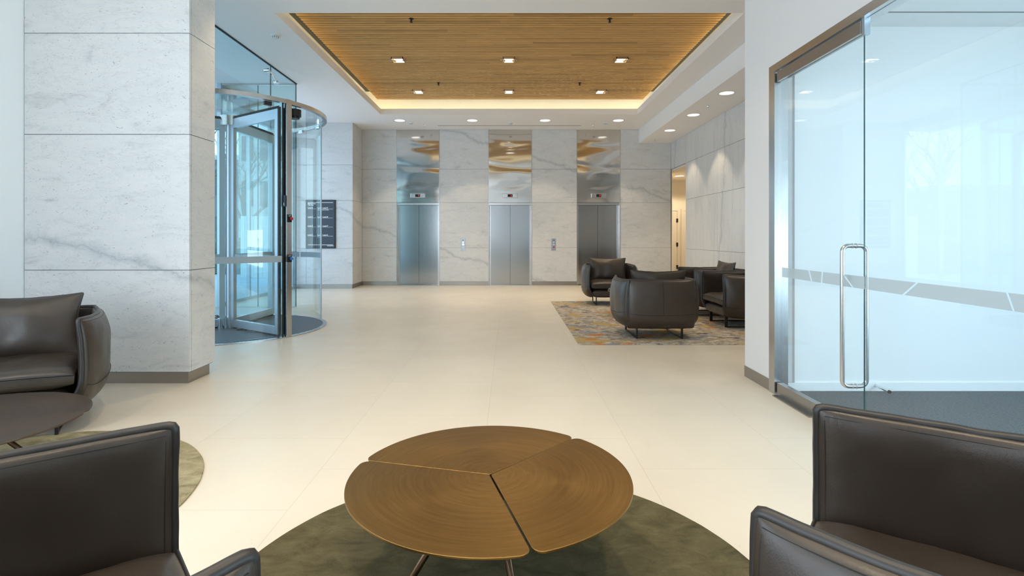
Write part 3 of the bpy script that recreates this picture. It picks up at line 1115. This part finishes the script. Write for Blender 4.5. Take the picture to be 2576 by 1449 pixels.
# wings
for k_, dg in enumerate((-34.3, 85.7, 205.7)):
    t = math.radians(dg)
    dx, dy = math.cos(t), math.sin(t)
    def wbox(mb, r0, r1, th, z0, z1):
        pts = [(DC[0] + r * dx - q * dy, DC[1] + r * dy + q * dx) for r, q in ((r0, -th), (r1, -th), (r1, th), (r0, th))]
        mb.prism(pts, z0, z1)
    mb = MB()
    wbox(mb, 0.06, 1.19, 0.022, 2.82, 2.95)
    wbox(mb, 0.06, 1.19, 0.022, 0.035, 0.135)
    wbox(mb, 0.06, 0.13, 0.022, 0.135, 2.82)
    wbox(mb, 1.13, 1.19, 0.022, 0.135, 2.82)
    wf = rdp(mb.build('door_wing', M['alu']))
    mb = MB(); wbox(mb, 0.13, 1.13, 0.005, 0.135, 2.82)
    g_ = mb.build('wing_glass', M['glass_drum'])
    g_.parent = wf; g_.matrix_parent_inverse = Matrix.Identity(4)
    mb = MB(); wbox(mb, 0.13, 1.13, 0.007, 0.972, 1.052)
    g_ = mb.build('wing_frosted_band', M['frost'])
    g_.parent = wf
    mb = MB(); wbox(mb, 1.19, 1.225, 0.005, 0.03, 2.97)
    wbox(mb, 0.1, 1.19, 0.006, 2.95, 2.99)
    wbox(mb, 0.1, 1.19, 0.006, 0.012, 0.035)
    g_ = mb.build('brush_seal', M['matblack'])
    g_.parent = wf
# hub
mb = MB(); mb.cyl(DC, 0.125, 2.86, 3.0, 32)
rdp(sharp(mb.build('top_hub', M['steel'])))
mb = MB(); mb.cyl(DC, 0.05, 0.01, 2.9, 24)
rdp(sharp(mb.build('centre_shaft', M['alu'])))
mb = MB(); mb.cyl((DC[0] - 0.06, DC[1] - 0.12), 0.045, 0.01, 0.16, 24)
rdp(sharp(mb.build('pivot_boot', M['chrome'])))
# sensor
mb = MB()
t = math.radians(-22)
cc_ = Vector((DC[0] + 1.17 * math.cos(t), DC[1] + 1.17 * math.sin(t), 2.95))
mb.cyl((cc_.x, cc_.y), 0.09, 2.90, 2.99, 24)
mb.cyl((cc_.x, cc_.y), 0.07, 2.87, 2.90, 24)
rdp(sharp(mb.build('motion_sensor', M['black'])))
for dg in (-42, 34, 60):
    t = math.radians(dg)
    mb = MB(); mb.box(-0.045, 0.045, -0.02, 0.02, 0, 0.05)
    c0 = (DC[0] + (gr - 0.03) * math.cos(t), DC[1] + (gr - 0.03) * math.sin(t), DH - 0.05)
    bmesh.ops.rotate(mb.bm, verts=mb.bm.verts, cent=(0, 0, 0), matrix=Matrix.Rotation(t + PI / 2, 3, 'Z'))
    bmesh.ops.translate(mb.bm, verts=mb.bm.verts, vec=c0)
    rdp(mb.build('glass_clamp', M['chrome'] if dg > 0 else M['black']))

# switches on the post (face toward the lobby/front)
t = math.radians(-31)
fc = Vector((DC[0] + (DR - 0.0) * math.cos(t), DC[1] + (DR - 0.0) * math.sin(t), 0))
er = Vector((math.cos(t), math.sin(t), 0)); et = Vector((-math.sin(t), math.cos(t), 0))
def on_post(name, label, cat, zc, mm, words):
    e = empty(name, (fc.x, fc.y, zc), label, cat)
    ce = fc + er * 0.002
    mb = MB()
    pts = [(ce + er * a + et * b) for a, b in ((-0.002, -0.03), (0.012, -0.03), (0.012, 0.03), (-0.002, 0.03))]
    mb.prism([(q.x, q.y) for q in pts], zc - 0.05, zc + 0.05)
    attach(mb.build('plate', M['black']), e)
    mb = MB()
    c0 = ce + er * 0.012 + et * 0.008
    p0 = Vector((c0.x, c0.y, zc - 0.005))
    mb.tube([p0, p0 + er * 0.012, p0 + er * 0.013, p0 + er * 0.03, p0 + er * 0.036], 0.01, 16, radii=[0.010, 0.010, 0.020, 0.020, 0.014])
    attach(mb.build('push_button', M[mm]), e)
    mb = MB()
    o0 = ce + er * 0.0125 - et * 0.024
    text_mesh(mb, words[0], 0.014, (o0.x, o0.y, zc + 0.034), et, (0, 0, 1), er)
    text_mesh(mb, words[1], 0.014, (o0.x, o0.y, zc + 0.020), et, (0, 0, 1), er)
    attach(mb.build('lettering', M['letter']), e)
on_post('emergency_stop_switch', 'red mushroom button on a black plate on the revolving door post', 'switch', 1.535, 'red', ('DOOR', 'STOP'))
on_post('slow_speed_switch', 'blue mushroom button on a black plate on the revolving door post', 'switch', 1.02, 'blue', ('DOOR', 'SLOW'))
e = empty('keypad', (fc.x - 0.06, fc.y - 0.04, 1.75), 'narrow dark blue access reader high on the revolving door post', 'access reader')
mb = MB()
ce = fc - er * 0.045 - et * 0.042
pts = [(ce + er * a + et * b) for a, b in ((-0.035, -0.012), (0.03, -0.012), (0.03, 0.002), (-0.035, 0.002))]
mb.prism([(q.x, q.y) for q in pts], 1.685, 1.83)
attach(mb.build('case', mat('reader_blue', (0.02, 0.05, 0.09), 0.4)), e)
mb = MB()
pts = [(ce + er * a + et * b) for a, b in ((-0.02, -0.0135), (0.015, -0.0135), (0.015, -0.012), (-0.02, -0.012))]
mb.prism([(q.x, q.y) for q in pts], 1.70, 1.735)
attach(mb.build('icon', M['letter']), e)

# dry leaves on the mat
for i, (px, py, s_, l_) in enumerate(((603, 832, 0.05, 'small curled brown leaf on the door mat, middle one'), (676, 841, 0.075, 'largest curled brown leaf on the mat by the steel post'), (546, 799, 0.05, 'small brown leaf at the far left of the door mat'))):
    Yf = 1755 / (py - 595); X_ = (px - 1280) / 1350 * Yf
    mb = MB()
    rg = []
    out = [(-1, 0), (-0.5, 0.35), (0, 0.5), (0.45, 0.55), (0.6, 0.2), (1, 0), (0.6, -0.2), (0.45, -0.5), (0, -0.45), (-0.5, -0.3)]
    ctr = mb.bm.verts.new((0, 0, 0.004))
    vs = [mb.bm.verts.new((a * s_, b * s_, 0.006 + abs(b) * s_ * 0.9 + (0.012 if a > 0.5 else 0))) for a, b in out]
    for q in range(len(vs)):
        mb.bm.faces.new((ctr, vs[q], vs[(q + 1) % len(vs)]))
    o = mb.build('dry_leaf', M['leaf'])
    sd = o.modifiers.new('thick', 'SOLIDIFY'); sd.thickness = 0.0015
    o.location = (X_, Yf, 0.010)
    o.rotation_euler = (0, 0, i * 1.3 + 0.4)
    tag(o, l_, 'leaf', 'dry leaves on the mat')

# ------------------------------------------------------------------ glass wall and door at the right
fr_ = empty('glass_wall_frame', (XW, 4.4, 0), 'brushed steel frame around the glass door and wall at right', 'door frame')
mb = MB(); mb.box(XW - 0.012, XW + 0.10, 4.42, 4.515, 0.0, 2.72)
attach(mb.build('jamb', M['steel']), fr_)
mb = MB(); mb.box(XW - 0.012, XW + 0.10, -2.5, 4.42, 2.66, 2.72)
attach(mb.build('head', M['steel']), fr_)
DY0, DY1 = 3.36, 4.40
gd = empty('glass_door', (XW, DY1, 0), 'frameless glass door with steel rails and long looped pull handle', 'door')
mb = MB(); mb.box(XW + 0.02, XW + 0.032, DY0, DY1, 0.10, 2.57)
attach(mb.build('glass_leaf', M['glass']), gd)
mb = MB(); mb.box(XW + 0.022, XW + 0.029, DY0 - 0.003, DY0, 0.10, 2.57)
attach(mb.build('glass_edge', M['glass_edge']), gd)
mb = MB(); mb.box(XW + 0.0, XW + 0.05, DY0, DY1, 2.57, 2.65)
attach(mb.build('top_rail', M['steel_base']), gd)
mb = MB(); mb.box(XW + 0.0, XW + 0.05, DY0, DY1, 0.012, 0.10)
attach(mb.build('bottom_rail', M['steel_base']), gd)
def loop(x_out, x_in, y0, z0, z1, r_=0.045):
    pts = []
    for cx, cz, a0 in ((x_in, z1, 0), (x_out, z1, 90), (x_out, z0, 180), (x_in, z0, 270)):
        sx_ = -1 if cx == x_in else 1
        sz_ = -1 if cz == z1 else 1
        for i in range(7):
            a = math.radians(a0 + 90 * i / 6)
            pts.append((cx + sx_ * r_ + r_ * math.cos(a), y0, cz + sz_ * r_ + r_ * math.sin(a)))
    return pts
mb = MB(); mb.tube(loop(XW - 0.05, XW + 0.105, 3.46, 0.335, 1.24, 0.04), 0.0135, 14, closed=True)
attach(mb.build('pull_handle', M['steel'], smooth=True), gd)
mb = MB()
for z in (0.335, 1.24):
    for q in (XW + 0.012, XW + 0.036):
        mb.tube([(q, 3.46, z), (q + 0.004, 3.46, z)], 0.017, 14)
attach(mb.build('handle_collar', M['chrome']), gd)
# fixed pane
gp = empty('fixed_glass_panel', (XW, 1.0, 0), 'wide fixed glass panel beside the glass door at the right edge', 'glass panel')
mb = MB(); mb.box(XW + 0.02, XW + 0.032, -2.5, DY0 - 0.012, 0.0, 2.66)
attach(mb.build('pane', M['glass']), gp)
mb = MB(); mb.box(XW + 0.008, XW + 0.045, DY0 - 0.028, DY0 - 0.002, 2.555, 2.66)
attach(mb.build('patch_fitting', M['alu']), gp)
# frosted band with slanted white breaks; px -> position along the wall
def yat(px, x=XW + 0.018):
    return x * 1350 / (px - 1280)
ZB0, ZB1 = 0.972, 1.05
def bandseg(mb, t0, t1, b0, b1):
    """top from px t0..t1, bottom from b0..b1 (pixels of the breaks)"""
    x = XW + 0.016
    mb.quad((x, yat(b0), ZB0), (x, yat(b1), ZB0), (x, yat(t1), ZB1), (x, yat(t0), ZB1))
brk_t = [1957, 2034, 2068, 2120, 2128, 2308, 2538]
brk_b = [1957, 2040, 2064, 2140, 2136, 2272, 2556]
mb = MB()
bandseg(mb, 1968, 2034, 1968, 2041)
bandseg(mb, 2037, 2068, 2044, 2066)
bandseg(mb, 2071, 2120, 2069, 2144)
bandseg(mb, 2124, 2176, 2148, 2176)
attach(mb.build('frosted_band', M['frost']), gd)
mb = MB()
bandseg(mb, 2179, 2306, 2179, 2270)
bandseg(mb, 2311, 2532, 2276, 2549)
bandseg(mb, 2537, 2750, 2554, 2750)
bandseg(mb, 2760, 3600, 2780, 3600)
attach(mb.build('frosted_band', M['frost']), gp)
# floor spring cover
mb = MB(); mb.box(XW - 0.05, XW + 0.0, 3.85, 4.38, 0.0, 0.010)
o = mb.build('floor_spring_cover', M['steel_base'], bevel=0.002)
tag(o, 'flat metal pivot cover plate on the floor under the glass door', 'cover plate')
# doorstop
e = empty('door_stop', (3.07, 4.49, 0.05), 'short chrome door stop sticking out of the skirting behind the glass', 'door stop')
mb = MB(); mb.tube([(3.07, 4.488, 0.055), (3.10, 4.38, 0.035)], 0.011, 12)
attach(mb.build('rod', M['chrome'], smooth=False), e)
mb = MB(); mb.tube([(3.10, 4.38, 0.035), (3.104, 4.365, 0.033)], 0.0135, 12)
attach(mb.build('rubber_tip', M['black']), e)

# ------------------------------------------------------------------ armchair
def puff(name, fn, tout, tin, nu, nv, m_, parent, wr=0.004, seed=0.0, exp=4.6, rim=0.010, pinch=0.5):
    """quilted panel: fn(u,v)->Vector mid-surface. thickness tout along normal, tin against it"""
    bm = bmesh.new()
    eps = 1e-3
    def nrm(u, v):
        du = fn(min(u + eps, 1), v) - fn(max(u - eps, 0), v)
        dv = fn(u, min(v + eps, 1)) - fn(u, max(v - eps, 0))
        n_ = du.cross(dv)
        return n_.normalized() if n_.length > 0 else Vector((0, 0, 1))
    A, B = {}, {}
    def sp(i, n_):   # cluster samples toward the edges
        t_ = i / n_
        return 0.5 - 0.5 * math.cos(PI * t_) if True else t_
    for i in range(nu + 1):
        for j in range(nv + 1):
            u, v = sp(i, nu), sp(j, nv)
            a, b = abs(2 * u - 1), abs(2 * v - 1)
            th = (max(0, (1 - a ** exp)) * max(0, (1 - b ** exp))) ** pinch
            q = fn(u, v)
            n_ = nrm(u, v)
            w_ = noise.noise(Vector((q.x * 6 + seed, q.y * 6, q.z * 6))) * wr + noise.noise(Vector((q.x * 17 + seed, q.y * 17, q.z * 17))) * wr * 0.35
            edge = i in (0, nu) or j in (0, nv)
            A[i, j] = bm.verts.new(q + n_ * (th * (tout + w_) + rim))
            B[i, j] = bm.verts.new(q - n_ * (th * (tin + w_) + rim))
    for i in range(nu):
        for j in range(nv):
            bm.faces.new((A[i, j], A[i + 1, j], A[i + 1, j + 1], A[i, j + 1]))
            bm.faces.new((B[i, j], B[i, j + 1], B[i + 1, j + 1], B[i + 1, j]))
    for i in range(nu):
        for j in (0, nv):
            bm.faces.new((A[i, j], A[i + 1, j], B[i + 1, j], B[i, j]))
    for j in range(nv):
        for i in (0, nu):
            bm.faces.new((A[i, j], A[i, j + 1], B[i, j + 1], B[i, j]))
    bmesh.ops.recalc_face_normals(bm, faces=bm.faces)
    me = bpy.data.meshes.new(name)
    bm.to_mesh(me)
    bm.free()
    me.materials.append(m_)
    for p_ in me.polygons:
        p_.use_smooth = True
    o = bpy.data.objects.new(name, me)
    C.objects.link(o)
    if parent:
        o.parent = parent
    return o, nrm

def edge_loop(fn, n_=64, corner=0.0):
    pts = []
    for i in range(n_):
        pts.append(fn(i / n_, 0))
    for i in range(n_):
        pts.append(fn(1, i / n_))
    for i in range(n_):
        pts.append(fn(1 - i / n_, 1))
    for i in range(n_):
        pts.append(fn(0, 1 - i / n_))
    return pts

def piping(fn, parent, r_=0.011):
    mb = MB()
    pts = edge_loop(fn)
    pts = [(pts[i - 1] + pts[i] * 2 + pts[(i + 1) % len(pts)]) / 4 for i in range(len(pts))]
    pts = [q + Vector((noise.noise(q * 14), noise.noise(q * 14 + Vector((5, 0, 0))), noise.noise(q * 14 + Vector((0, 9, 0))))) * 0.0025 for q in pts]
    mb.tube(pts, r_, 8, closed=True)
    return mb.build('piping', M['piping'], parent, smooth=True)

def surf_line(fn, nrm, pts_uv, off, parent, name='seam', r_=0.0022, mm='stitch'):
    mb = MB()
    mb.tube([fn(u, v) + nrm(u, v) * off(u, v) for u, v in pts_uv], r_, 6)
    return mb.build(name, M[mm], parent, smooth=True)

def thick(u, v, exp=4.6, pinch=0.5):
    a, b = abs(2 * u - 1), abs(2 * v - 1)
    return (max(0, (1 - a ** exp)) * max(0, (1 - b ** exp))) ** pinch

ZT, ZBt = 0.745, 0.15
def soft(u, v, c=0.004, p=10):
    a, b = 2 * u - 1, 2 * v - 1
    return 0.5 + 0.5 * a * (1 - c * abs(b) ** p), 0.5 + 0.5 * b * (1 - c * 1.4 * abs(a) ** p)

def arm_fn(s):
    def fn(u, v):
        u, v = soft(u, v)
        if s < 0:
            u2 = 1 - u
        else:
            u2 = u
        x = 0.405 + 0.058 * math.sin(PI * u2) ** 0.9
        y_ = 0.405 - 0.83 * u2
        z = ZBt + (ZT - ZBt) * v
        x += 0.020 * math.sin(PI * min(1, v * 1.02))
        tk = max(0.0, 1 - v / 0.26)
        x -= 0.060 * tk ** 1.7
        y_ -= (0.04 if u2 < 0.5 else -0.02) * tk * tk * abs(2 * u2 - 1)
        # top edge sags a little between raised corners
        z -= 0.012 * math.sin(PI * u2) * v
        # bottom corners rounded
        z += 0.05 * (abs(2 * u2 - 1) ** 6) * (1 - v) ** 2
        return Vector((s * x, y_, z))
    return fn
def back_fn(u, v):
    u, v = soft(u, v)
    x = -0.412 + 0.824 * u
    tk = max(0.0, 1 - v / 0.25)
    y_ = -0.40 - 0.035 * math.sin(PI * u) ** 0.7 - 0.03 * math.sin(PI * v) + 0.045 * tk * tk
    z = ZBt + (ZT - ZBt) * v - 0.006 * math.sin(PI * u) * v
    x *= 1 - 0.012 * (1 - v) ** 2
    return Vector((x, y_, z))

def make_chair(label, group):
    root = empty('leather_armchair', (0, 0, 0), label, 'armchair', group)
    L_ = M['leather']
    for s in (-1, 1):
        fn = arm_fn(s)
        tout, tin = (0.048, 0.040)
        o, nr = puff('armrest', fn, tout, tin, 34, 26, L_, root, 0.008, seed=s * 3.3)
        # orient: find which normal side is outward
        outw = 1 if nr(0.5, 0.5).x * s > 0 else -1
        if outw < 0:
            bpy.data.objects.remove(o)
            o, nr = puff('armrest', fn, tin, tout, 34, 26, L_, root, 0.008, seed=s * 3.3)
        piping(fn, o, 0.0145)
        to = tout
        for side in (1, -1):
            t_ = (tout if side == outw else tin)
            off = lambda u, v, t_=t_, side=side: side * (thick(u, v) * t_ + 0.0105)
            ins = 0.02
            loop_uv = [(ins + (1 - 2 * ins) * i / 40, 1 - ins * 1.45) for i in range(41)]
            surf_line(fn, nr, loop_uv, off, o, 'stitching', 0.0011)
            for uu in (ins, 1 - ins):
                surf_line(fn, nr, [(uu, 0.05 + 0.9 * i / 30) for i in range(31)], off, o, 'stitching', 0.0011)
        off = lambda u, v: outw * (thick(u, v) * tout + 0.0115)
        surf_line(fn, nr, [(0.02 + 0.96 * i / 40, 0.28 + 0.03 * math.cos(3 * i / 40)) for i in range(41)], off, o)
    o, nr = puff('backrest', back_fn, 0.035, 0.035, 34, 26, L_, root, 0.006, seed=9)
    piping(back_fn, o, 0.0145)
    sg = 1 if nr(0.5, 0.5).y < 0 else -1
    off = lambda u, v: sg * (thick(u, v) * 0.035 + 0.0125)
    surf_line(back_fn, nr, [(0.5, 0.30 + 0.68 * i / 30) for i in range(31)], off, o)
    surf_line(back_fn, nr, [(0.02 + 0.96 * i / 40, 0.30 - 0.012 * math.sin(PI * i / 40)) for i in range(41)], off, o)
    # seat base
    def base_fn(u, v):
        return Vector((-0.36 + 0.72 * u, -0.36 + 0.735 * v, 0.215))
    puff('seat_base', base_fn, 0.055, 0.045, 20, 20, L_, root, 0.003, exp=8, rim=0.03)
    def seat_fn(u, v):
        x = (-0.385 + 0.77 * u)
        y_ = -0.33 + 0.735 * v
        return Vector((x, y_, 0.362 + 0.012 * math.sin(PI * u)))
    o, nr = puff('seat_cushion', seat_fn, 0.055, 0.05, 30, 30, L_, root, 0.012, seed=4, exp=5, rim=0.028)
    mb = MB()
    mb.tube([seat_fn(i / 30, 1) + Vector((0, 0.004, 0.03)) for i in range(31)], 0.006, 6)
    mb.build('seat_piping', M['piping'], o, smooth=True)
    # loose back pillow
    def pil_fn(u, v):
        a, b = 2 * u - 1, 2 * v - 1
        x = a * 0.355 * (1 - 0.085 * (1 - b * b))
        h = b * 0.235 * (1 - 0.11 * (1 - a * a))
        tilt = 0.24
        yy = -0.245 - h * math.sin(tilt) + 0.02 * a * a
        return Vector((x, yy, 0.635 + h * math.cos(tilt)))
    o, nr = puff('back_pillow', pil_fn, 0.085, 0.085, 30, 24, L_, root, 0.016, seed=13, exp=2.2, rim=0.005, pinch=0.62)
    piping(pil_fn, o, 0.0065)
    # sled legs
    for s in (-1, 1):
        mb = MB()
        x0, x1 = s * 0.285 - 0.009, s * 0.285 + 0.009
        mb.box(x0, x1, -0.335, 0.335, 0.0, 0.012)
        for yy in (-0.335, 0.295):
            mb.box(x0, x1, yy, yy + 0.04, 0.012, 0.175)
        mb.build('sled_leg', M['black'], root, bevel=0.002)
    return root

def facing(deg):
    return math.radians(deg - 90)
RZ = 0.012
CH = [
    ((1.90, 7.09, RZ), 90, 'dark brown leather armchair on the patterned rug with its back to us', 'armchairs on the patterned rug'),
    ((1.94, 10.36, RZ), -93, 'dark brown leather armchair before the lift, facing us across the patterned rug', 'armchairs on the patterned rug'),
    ((3.40, 7.90, RZ), 180, 'side-on dark leather armchair, nearer of the pair cut by the white wall edge', 'armchairs on the patterned rug'),
    ((3.40, 9.06, RZ), 180, 'side-on dark leather armchair behind its twin, closer to the marble wall scallops', 'armchairs on the patterned rug'),
    ((-1.01, 0.97, RZ), 40, 'large near brown leather armchair cut off at the bottom left corner', 'armchairs in the near seating area'),
    ((1.06, 1.14, RZ), 143, 'large near brown leather armchair cut off at the bottom right corner', 'armchairs in the near seating area'),
    ((-3.36, 3.62, RZ), -58, 'brown leather armchair at the left edge, before the marble pillar', 'armchairs in the near seating area'),
]
proto = make_chair(CH[0][2], CH[0][3])
proto.location = CH[0][0]
proto.rotation_euler = (0, 0, facing(CH[0][1]))
for loc, dg, lb, gp_ in CH[1:]:
    dup(proto, loc, facing(dg), lb, gp_)

# ------------------------------------------------------------------ rugs
def round_rug(name, c, r_, m_, label, th=0.010):
    mb = MB()
    n_ = 200
    pts = []
    for i in range(n_):
        t = 2 * PI * i / n_
        rr = r_ * (1 + 0.0025 * noise.noise(Vector((math.cos(t) * 9, math.sin(t) * 9, c[0]))))
        pts.append((c[0] + rr * math.cos(t), c[1] + rr * math.sin(t)))
    mb.prism(pts, 0.0, th)
    o = mb.build(name, m_, bevel=0.004)
    return tag(o, label, 'rug')
round_rug('round_rug', (-0.04, 1.90), 1.03, M['rug_olive'], 'round olive green rug under the brass coffee table')
round_rug('round_rug', (-2.65, 2.50), 1.07, M['rug_sage'], 'round pale sage rug under the dark bronze coffee table at left', 0.009)
mb = MB(); mb.box(0.835, 4.15, 6.43, 10.70, 0.0, 0.011)
o = mb.build('patterned_rug', M['rug_abs'], bevel=0.003)
tag(o, 'rectangular grey rug with ochre, orange and blue patches under the far armchairs', 'rug')

# ------------------------------------------------------------------ brass tables
def segment_pts(a0, a1, R_, gap=0.0035, rc=0.035, n_=60):
    """one third of the disc, gap at the seams, rounded outer corners, counter-clockwise"""
    am = (a0 + a1) / 2
    h = (a1 - a0) / 2
    off = gap / math.sin(h)
    pts = [(off * math.cos(am), off * math.sin(am))]
    def corner(a, sgn):
        # fillet between the seam line (parallel to ray a at distance gap) and the circle R_
        d = gap + rc
        rr = R_ - rc
        along = math.sqrt(rr * rr - d * d)
        ux, uy = math.cos(a), math.sin(a)
        nx, ny = -uy * sgn, ux * sgn
        cx, cy = ux * along + nx * d, uy * along + ny * d
        tang_line = math.atan2(-ny, -nx)
        tang_circ = math.atan2(cy, cx)
        dl = (tang_circ - tang_line + PI) % (2 * PI) - PI
        return [(cx + rc * math.cos(tang_line + dl * i / 8), cy + rc * math.sin(tang_line + dl * i / 8)) for i in range(9)], math.atan2(cy, cx)
    c0, b0 = corner(a0, 1)
    c1, b1 = corner(a1, -1)
    while b1 < b0:
        b1 += 2 * PI
    pts += c0
    for i in range(1, n_):
        t = b0 + (b1 - b0) * i / n_
        pts.append((R_ * math.cos(t), R_ * math.sin(t)))
    pts += c1[::-1]
    return pts
def brass_table(loc, rot, m_, label, legs):
    root = empty('coffee_table', loc, label, 'coffee table', None)
    R_ = 0.545
    for i in range(3):
        a0 = math.radians(rot + 120 * i)
        mb = MB()
        mb.prism(segment_pts(a0, a0 + 2 * PI / 3, R_), 0.352 + 0.0012 * i, 0.360 + 0.0012 * i)
        o = mb.build('top_segment', m_, root, bevel=0.002)
    mb = MB(); mb.cyl((0, 0), 0.14, 0.325, 0.351, 32)
    mb.build('top_mount', M['brass_leg'], root)
    for a in legs:
        t = math.radians(a)
        mb = MB()
        mb.tube([(0.06 * math.cos(t), 0.06 * math.sin(t), 0.335), (0.16 * math.cos(t), 0.16 * math.sin(t), 0.30), (0.46 * math.cos(t), 0.46 * math.sin(t), 0.002)], 0.0125, 12)
        mb.build('leg', M['brass_leg'], root, smooth=True)
    return root
brass_table((-0.073, 2.095, 0.010), 45.6, M['brass'], 'round antique brass coffee table in three segments at the bottom centre', (222, 285, 42, 105))
brass_table((-2.76, 2.67, 0.009), 20, M['bronze'], 'dark bronze round coffee table before the left armchair', (140, 200, 320, 20))

# small round table between the far chairs
root = empty('side_table', (2.03, 8.80, 0.012), 'small dark round side table between the far leather armchairs', 'side table')
mb = MB(); mb.cyl((0, 0), 0.40, 0.385, 0.425, 48)
sharp(mb.build('table_rim', M['black'], root))
mb = MB(); mb.cyl((0, 0), 0.39, 0.4255, 0.428, 48)
mb.build('table_top', M['stone_top'], root)
for a in range(3):
    t = math.radians(140 + 120 * a)
    c, s = math.cos(t), math.sin(t)
    mb = MB()
    mb.tube([(0.34 * c, 0.34 * s, 0.001), (0.34 * c, 0.34 * s, 0.385)], 0.010, 10)
    mb.build('leg', M['black'], root)
mb = MB()
for a in range(3):
    t = math.radians(140 + 120 * a); t2 = math.radians(260 + 120 * a)
    mb.tube([(0.34 * math.cos(t), 0.34 * math.sin(t), 0.12), (0.0, 0.0, 0.12)], 0.008, 8)
mb.build('cross_brace', M['black'], root)

# ------------------------------------------------------------------ outdoors
def tree(loc, h, label, seed):
    rnd = random.Random(seed)
    mb = MB()
    def br_(p0, d, L, r_, depth):
        pts = [p0]; rad = [r_]
        p = p0.copy(); dd = d.copy()
        n_ = 5
        for i in range(n_):
            dd = (dd + Vector((rnd.uniform(-1, 1), rnd.uniform(-1, 1), rnd.uniform(-0.3, 0.6))) * 0.16).normalized()
            p = p + dd * (L / n_)
            pts.append(p.copy()); rad.append(r_ * (1 - 0.5 * (i + 1) / n_))
        mb.tube(pts, r_, 5 if depth > 1 else 8, radii=rad)
        if depth >= 5:
            return
        for k_ in range(3 if depth else 5):
            q = pts[rnd.randint(2, n_)]
            nd = (dd + Vector((rnd.uniform(-1, 1), rnd.uniform(-1, 1), rnd.uniform(-0.2, 0.8))) * 0.9).normalized()
            br_(q, nd, L * rnd.uniform(0.55, 0.78), r_ * 0.5, depth + 1)
    br_(Vector((0, 0, 0)), Vector((0, 0, 1)), h * 0.4, h * 0.018, 0)
    o = mb.build('bare_tree', M['bark'])
    o.location = loc
    return tag(o, label, 'tree')
tree((-10.4, 21.5, -0.02), 7.5, 'bare winter tree outside, seen through the revolving door glass', 3)
tree((-14.6, 23.6, -0.02), 8.5, 'farther bare winter tree outside, left in the revolving door glass', 8)

def building(x0, x1, y0, y1, h, m_, label, nfl, ncol, face='S'):
    e = empty('building', ((x0 + x1) / 2, y0, -0.02), label, 'building')
    mb = MB(); mb.box(x0, x1, y0, y1, -0.02, h)
    wall_ = attach(mb.build('wall', m_), e)
    for f in range(nfl):
        for c in range(ncol):
            a = x0 + (x1 - x0) * (c + 0.2) / ncol; b = x0 + (x1 - x0) * (c + 0.8) / ncol
            z0 = h * (f + 0.25) / nfl; z1 = h * (f + 0.8) / nfl
            mb = MB(); mb.box(a, b, y0 - 0.06, y0 + 0.02, z0, z1)
            attach(mb.build('window', M['pane']), e)
    mb = MB(); mb.box(x0 - 0.15, x1 + 0.15, y0 - 0.2, y1, h, h + 0.35)
    attach(mb.build('parapet', M['facade']), e)
    return e
building(-24, -14.0, 40, 48, 7.0, M['facade_dark'], 'low grey building across the street behind the trees', 2, 6)
building(-13.6, -9.9, 27.0, 33, 6.8, M['facade'], 'pale street building with dark windows seen through the door glass', 3, 4)
building(-38, -26, 38, 46, 4.6, M['facade_dark'], 'long dark building at the far left of the street view', 1, 8)
# white slatted gate / screen outside
e = empty('slatted_screen', (-8.2, 17.0, 0), 'bright white screen of vertical slats outside the entrance', 'screen')
mb = MB()
for i in range(6):
    x = -8.5 + i * 0.145
    mb.box(x, x + 0.115, 17.0, 17.05, 0.0, 1.95)
attach(mb.build('slat_panel', M['bright']), e)
mb = MB(); mb.box(-8.5, -7.66, 17.05, 17.09, 0.5, 0.6); mb.box(-8.5, -7.66, 17.05, 17.09, 1.7, 1.8)
attach(mb.build('rail', M['bright']), e)
# hedge
mb = MB()
nx, nz = 60, 12
bm = mb.bm
for (x0, x1, y0, y1, h) in ((-30, -9.3, 18.8, 19.6, 1.2),):
    mb.box(x0, x1, y0, y1, -0.02, h)
bmesh.ops.subdivide_edges(bm, edges=bm.edges, cuts=20, use_grid_fill=True)
for v in bm.verts:
    v.co += Vector((noise.noise(v.co * 2.1), noise.noise(v.co * 2.1 + Vector((4, 4, 4))), noise.noise(v.co * 2.3 + Vector((9, 0, 0))))) * 0.22
o = mb.build('hedge', M['hedge'])
tag(o, 'dark green hedge running along the street outside the entrance', 'hedge')
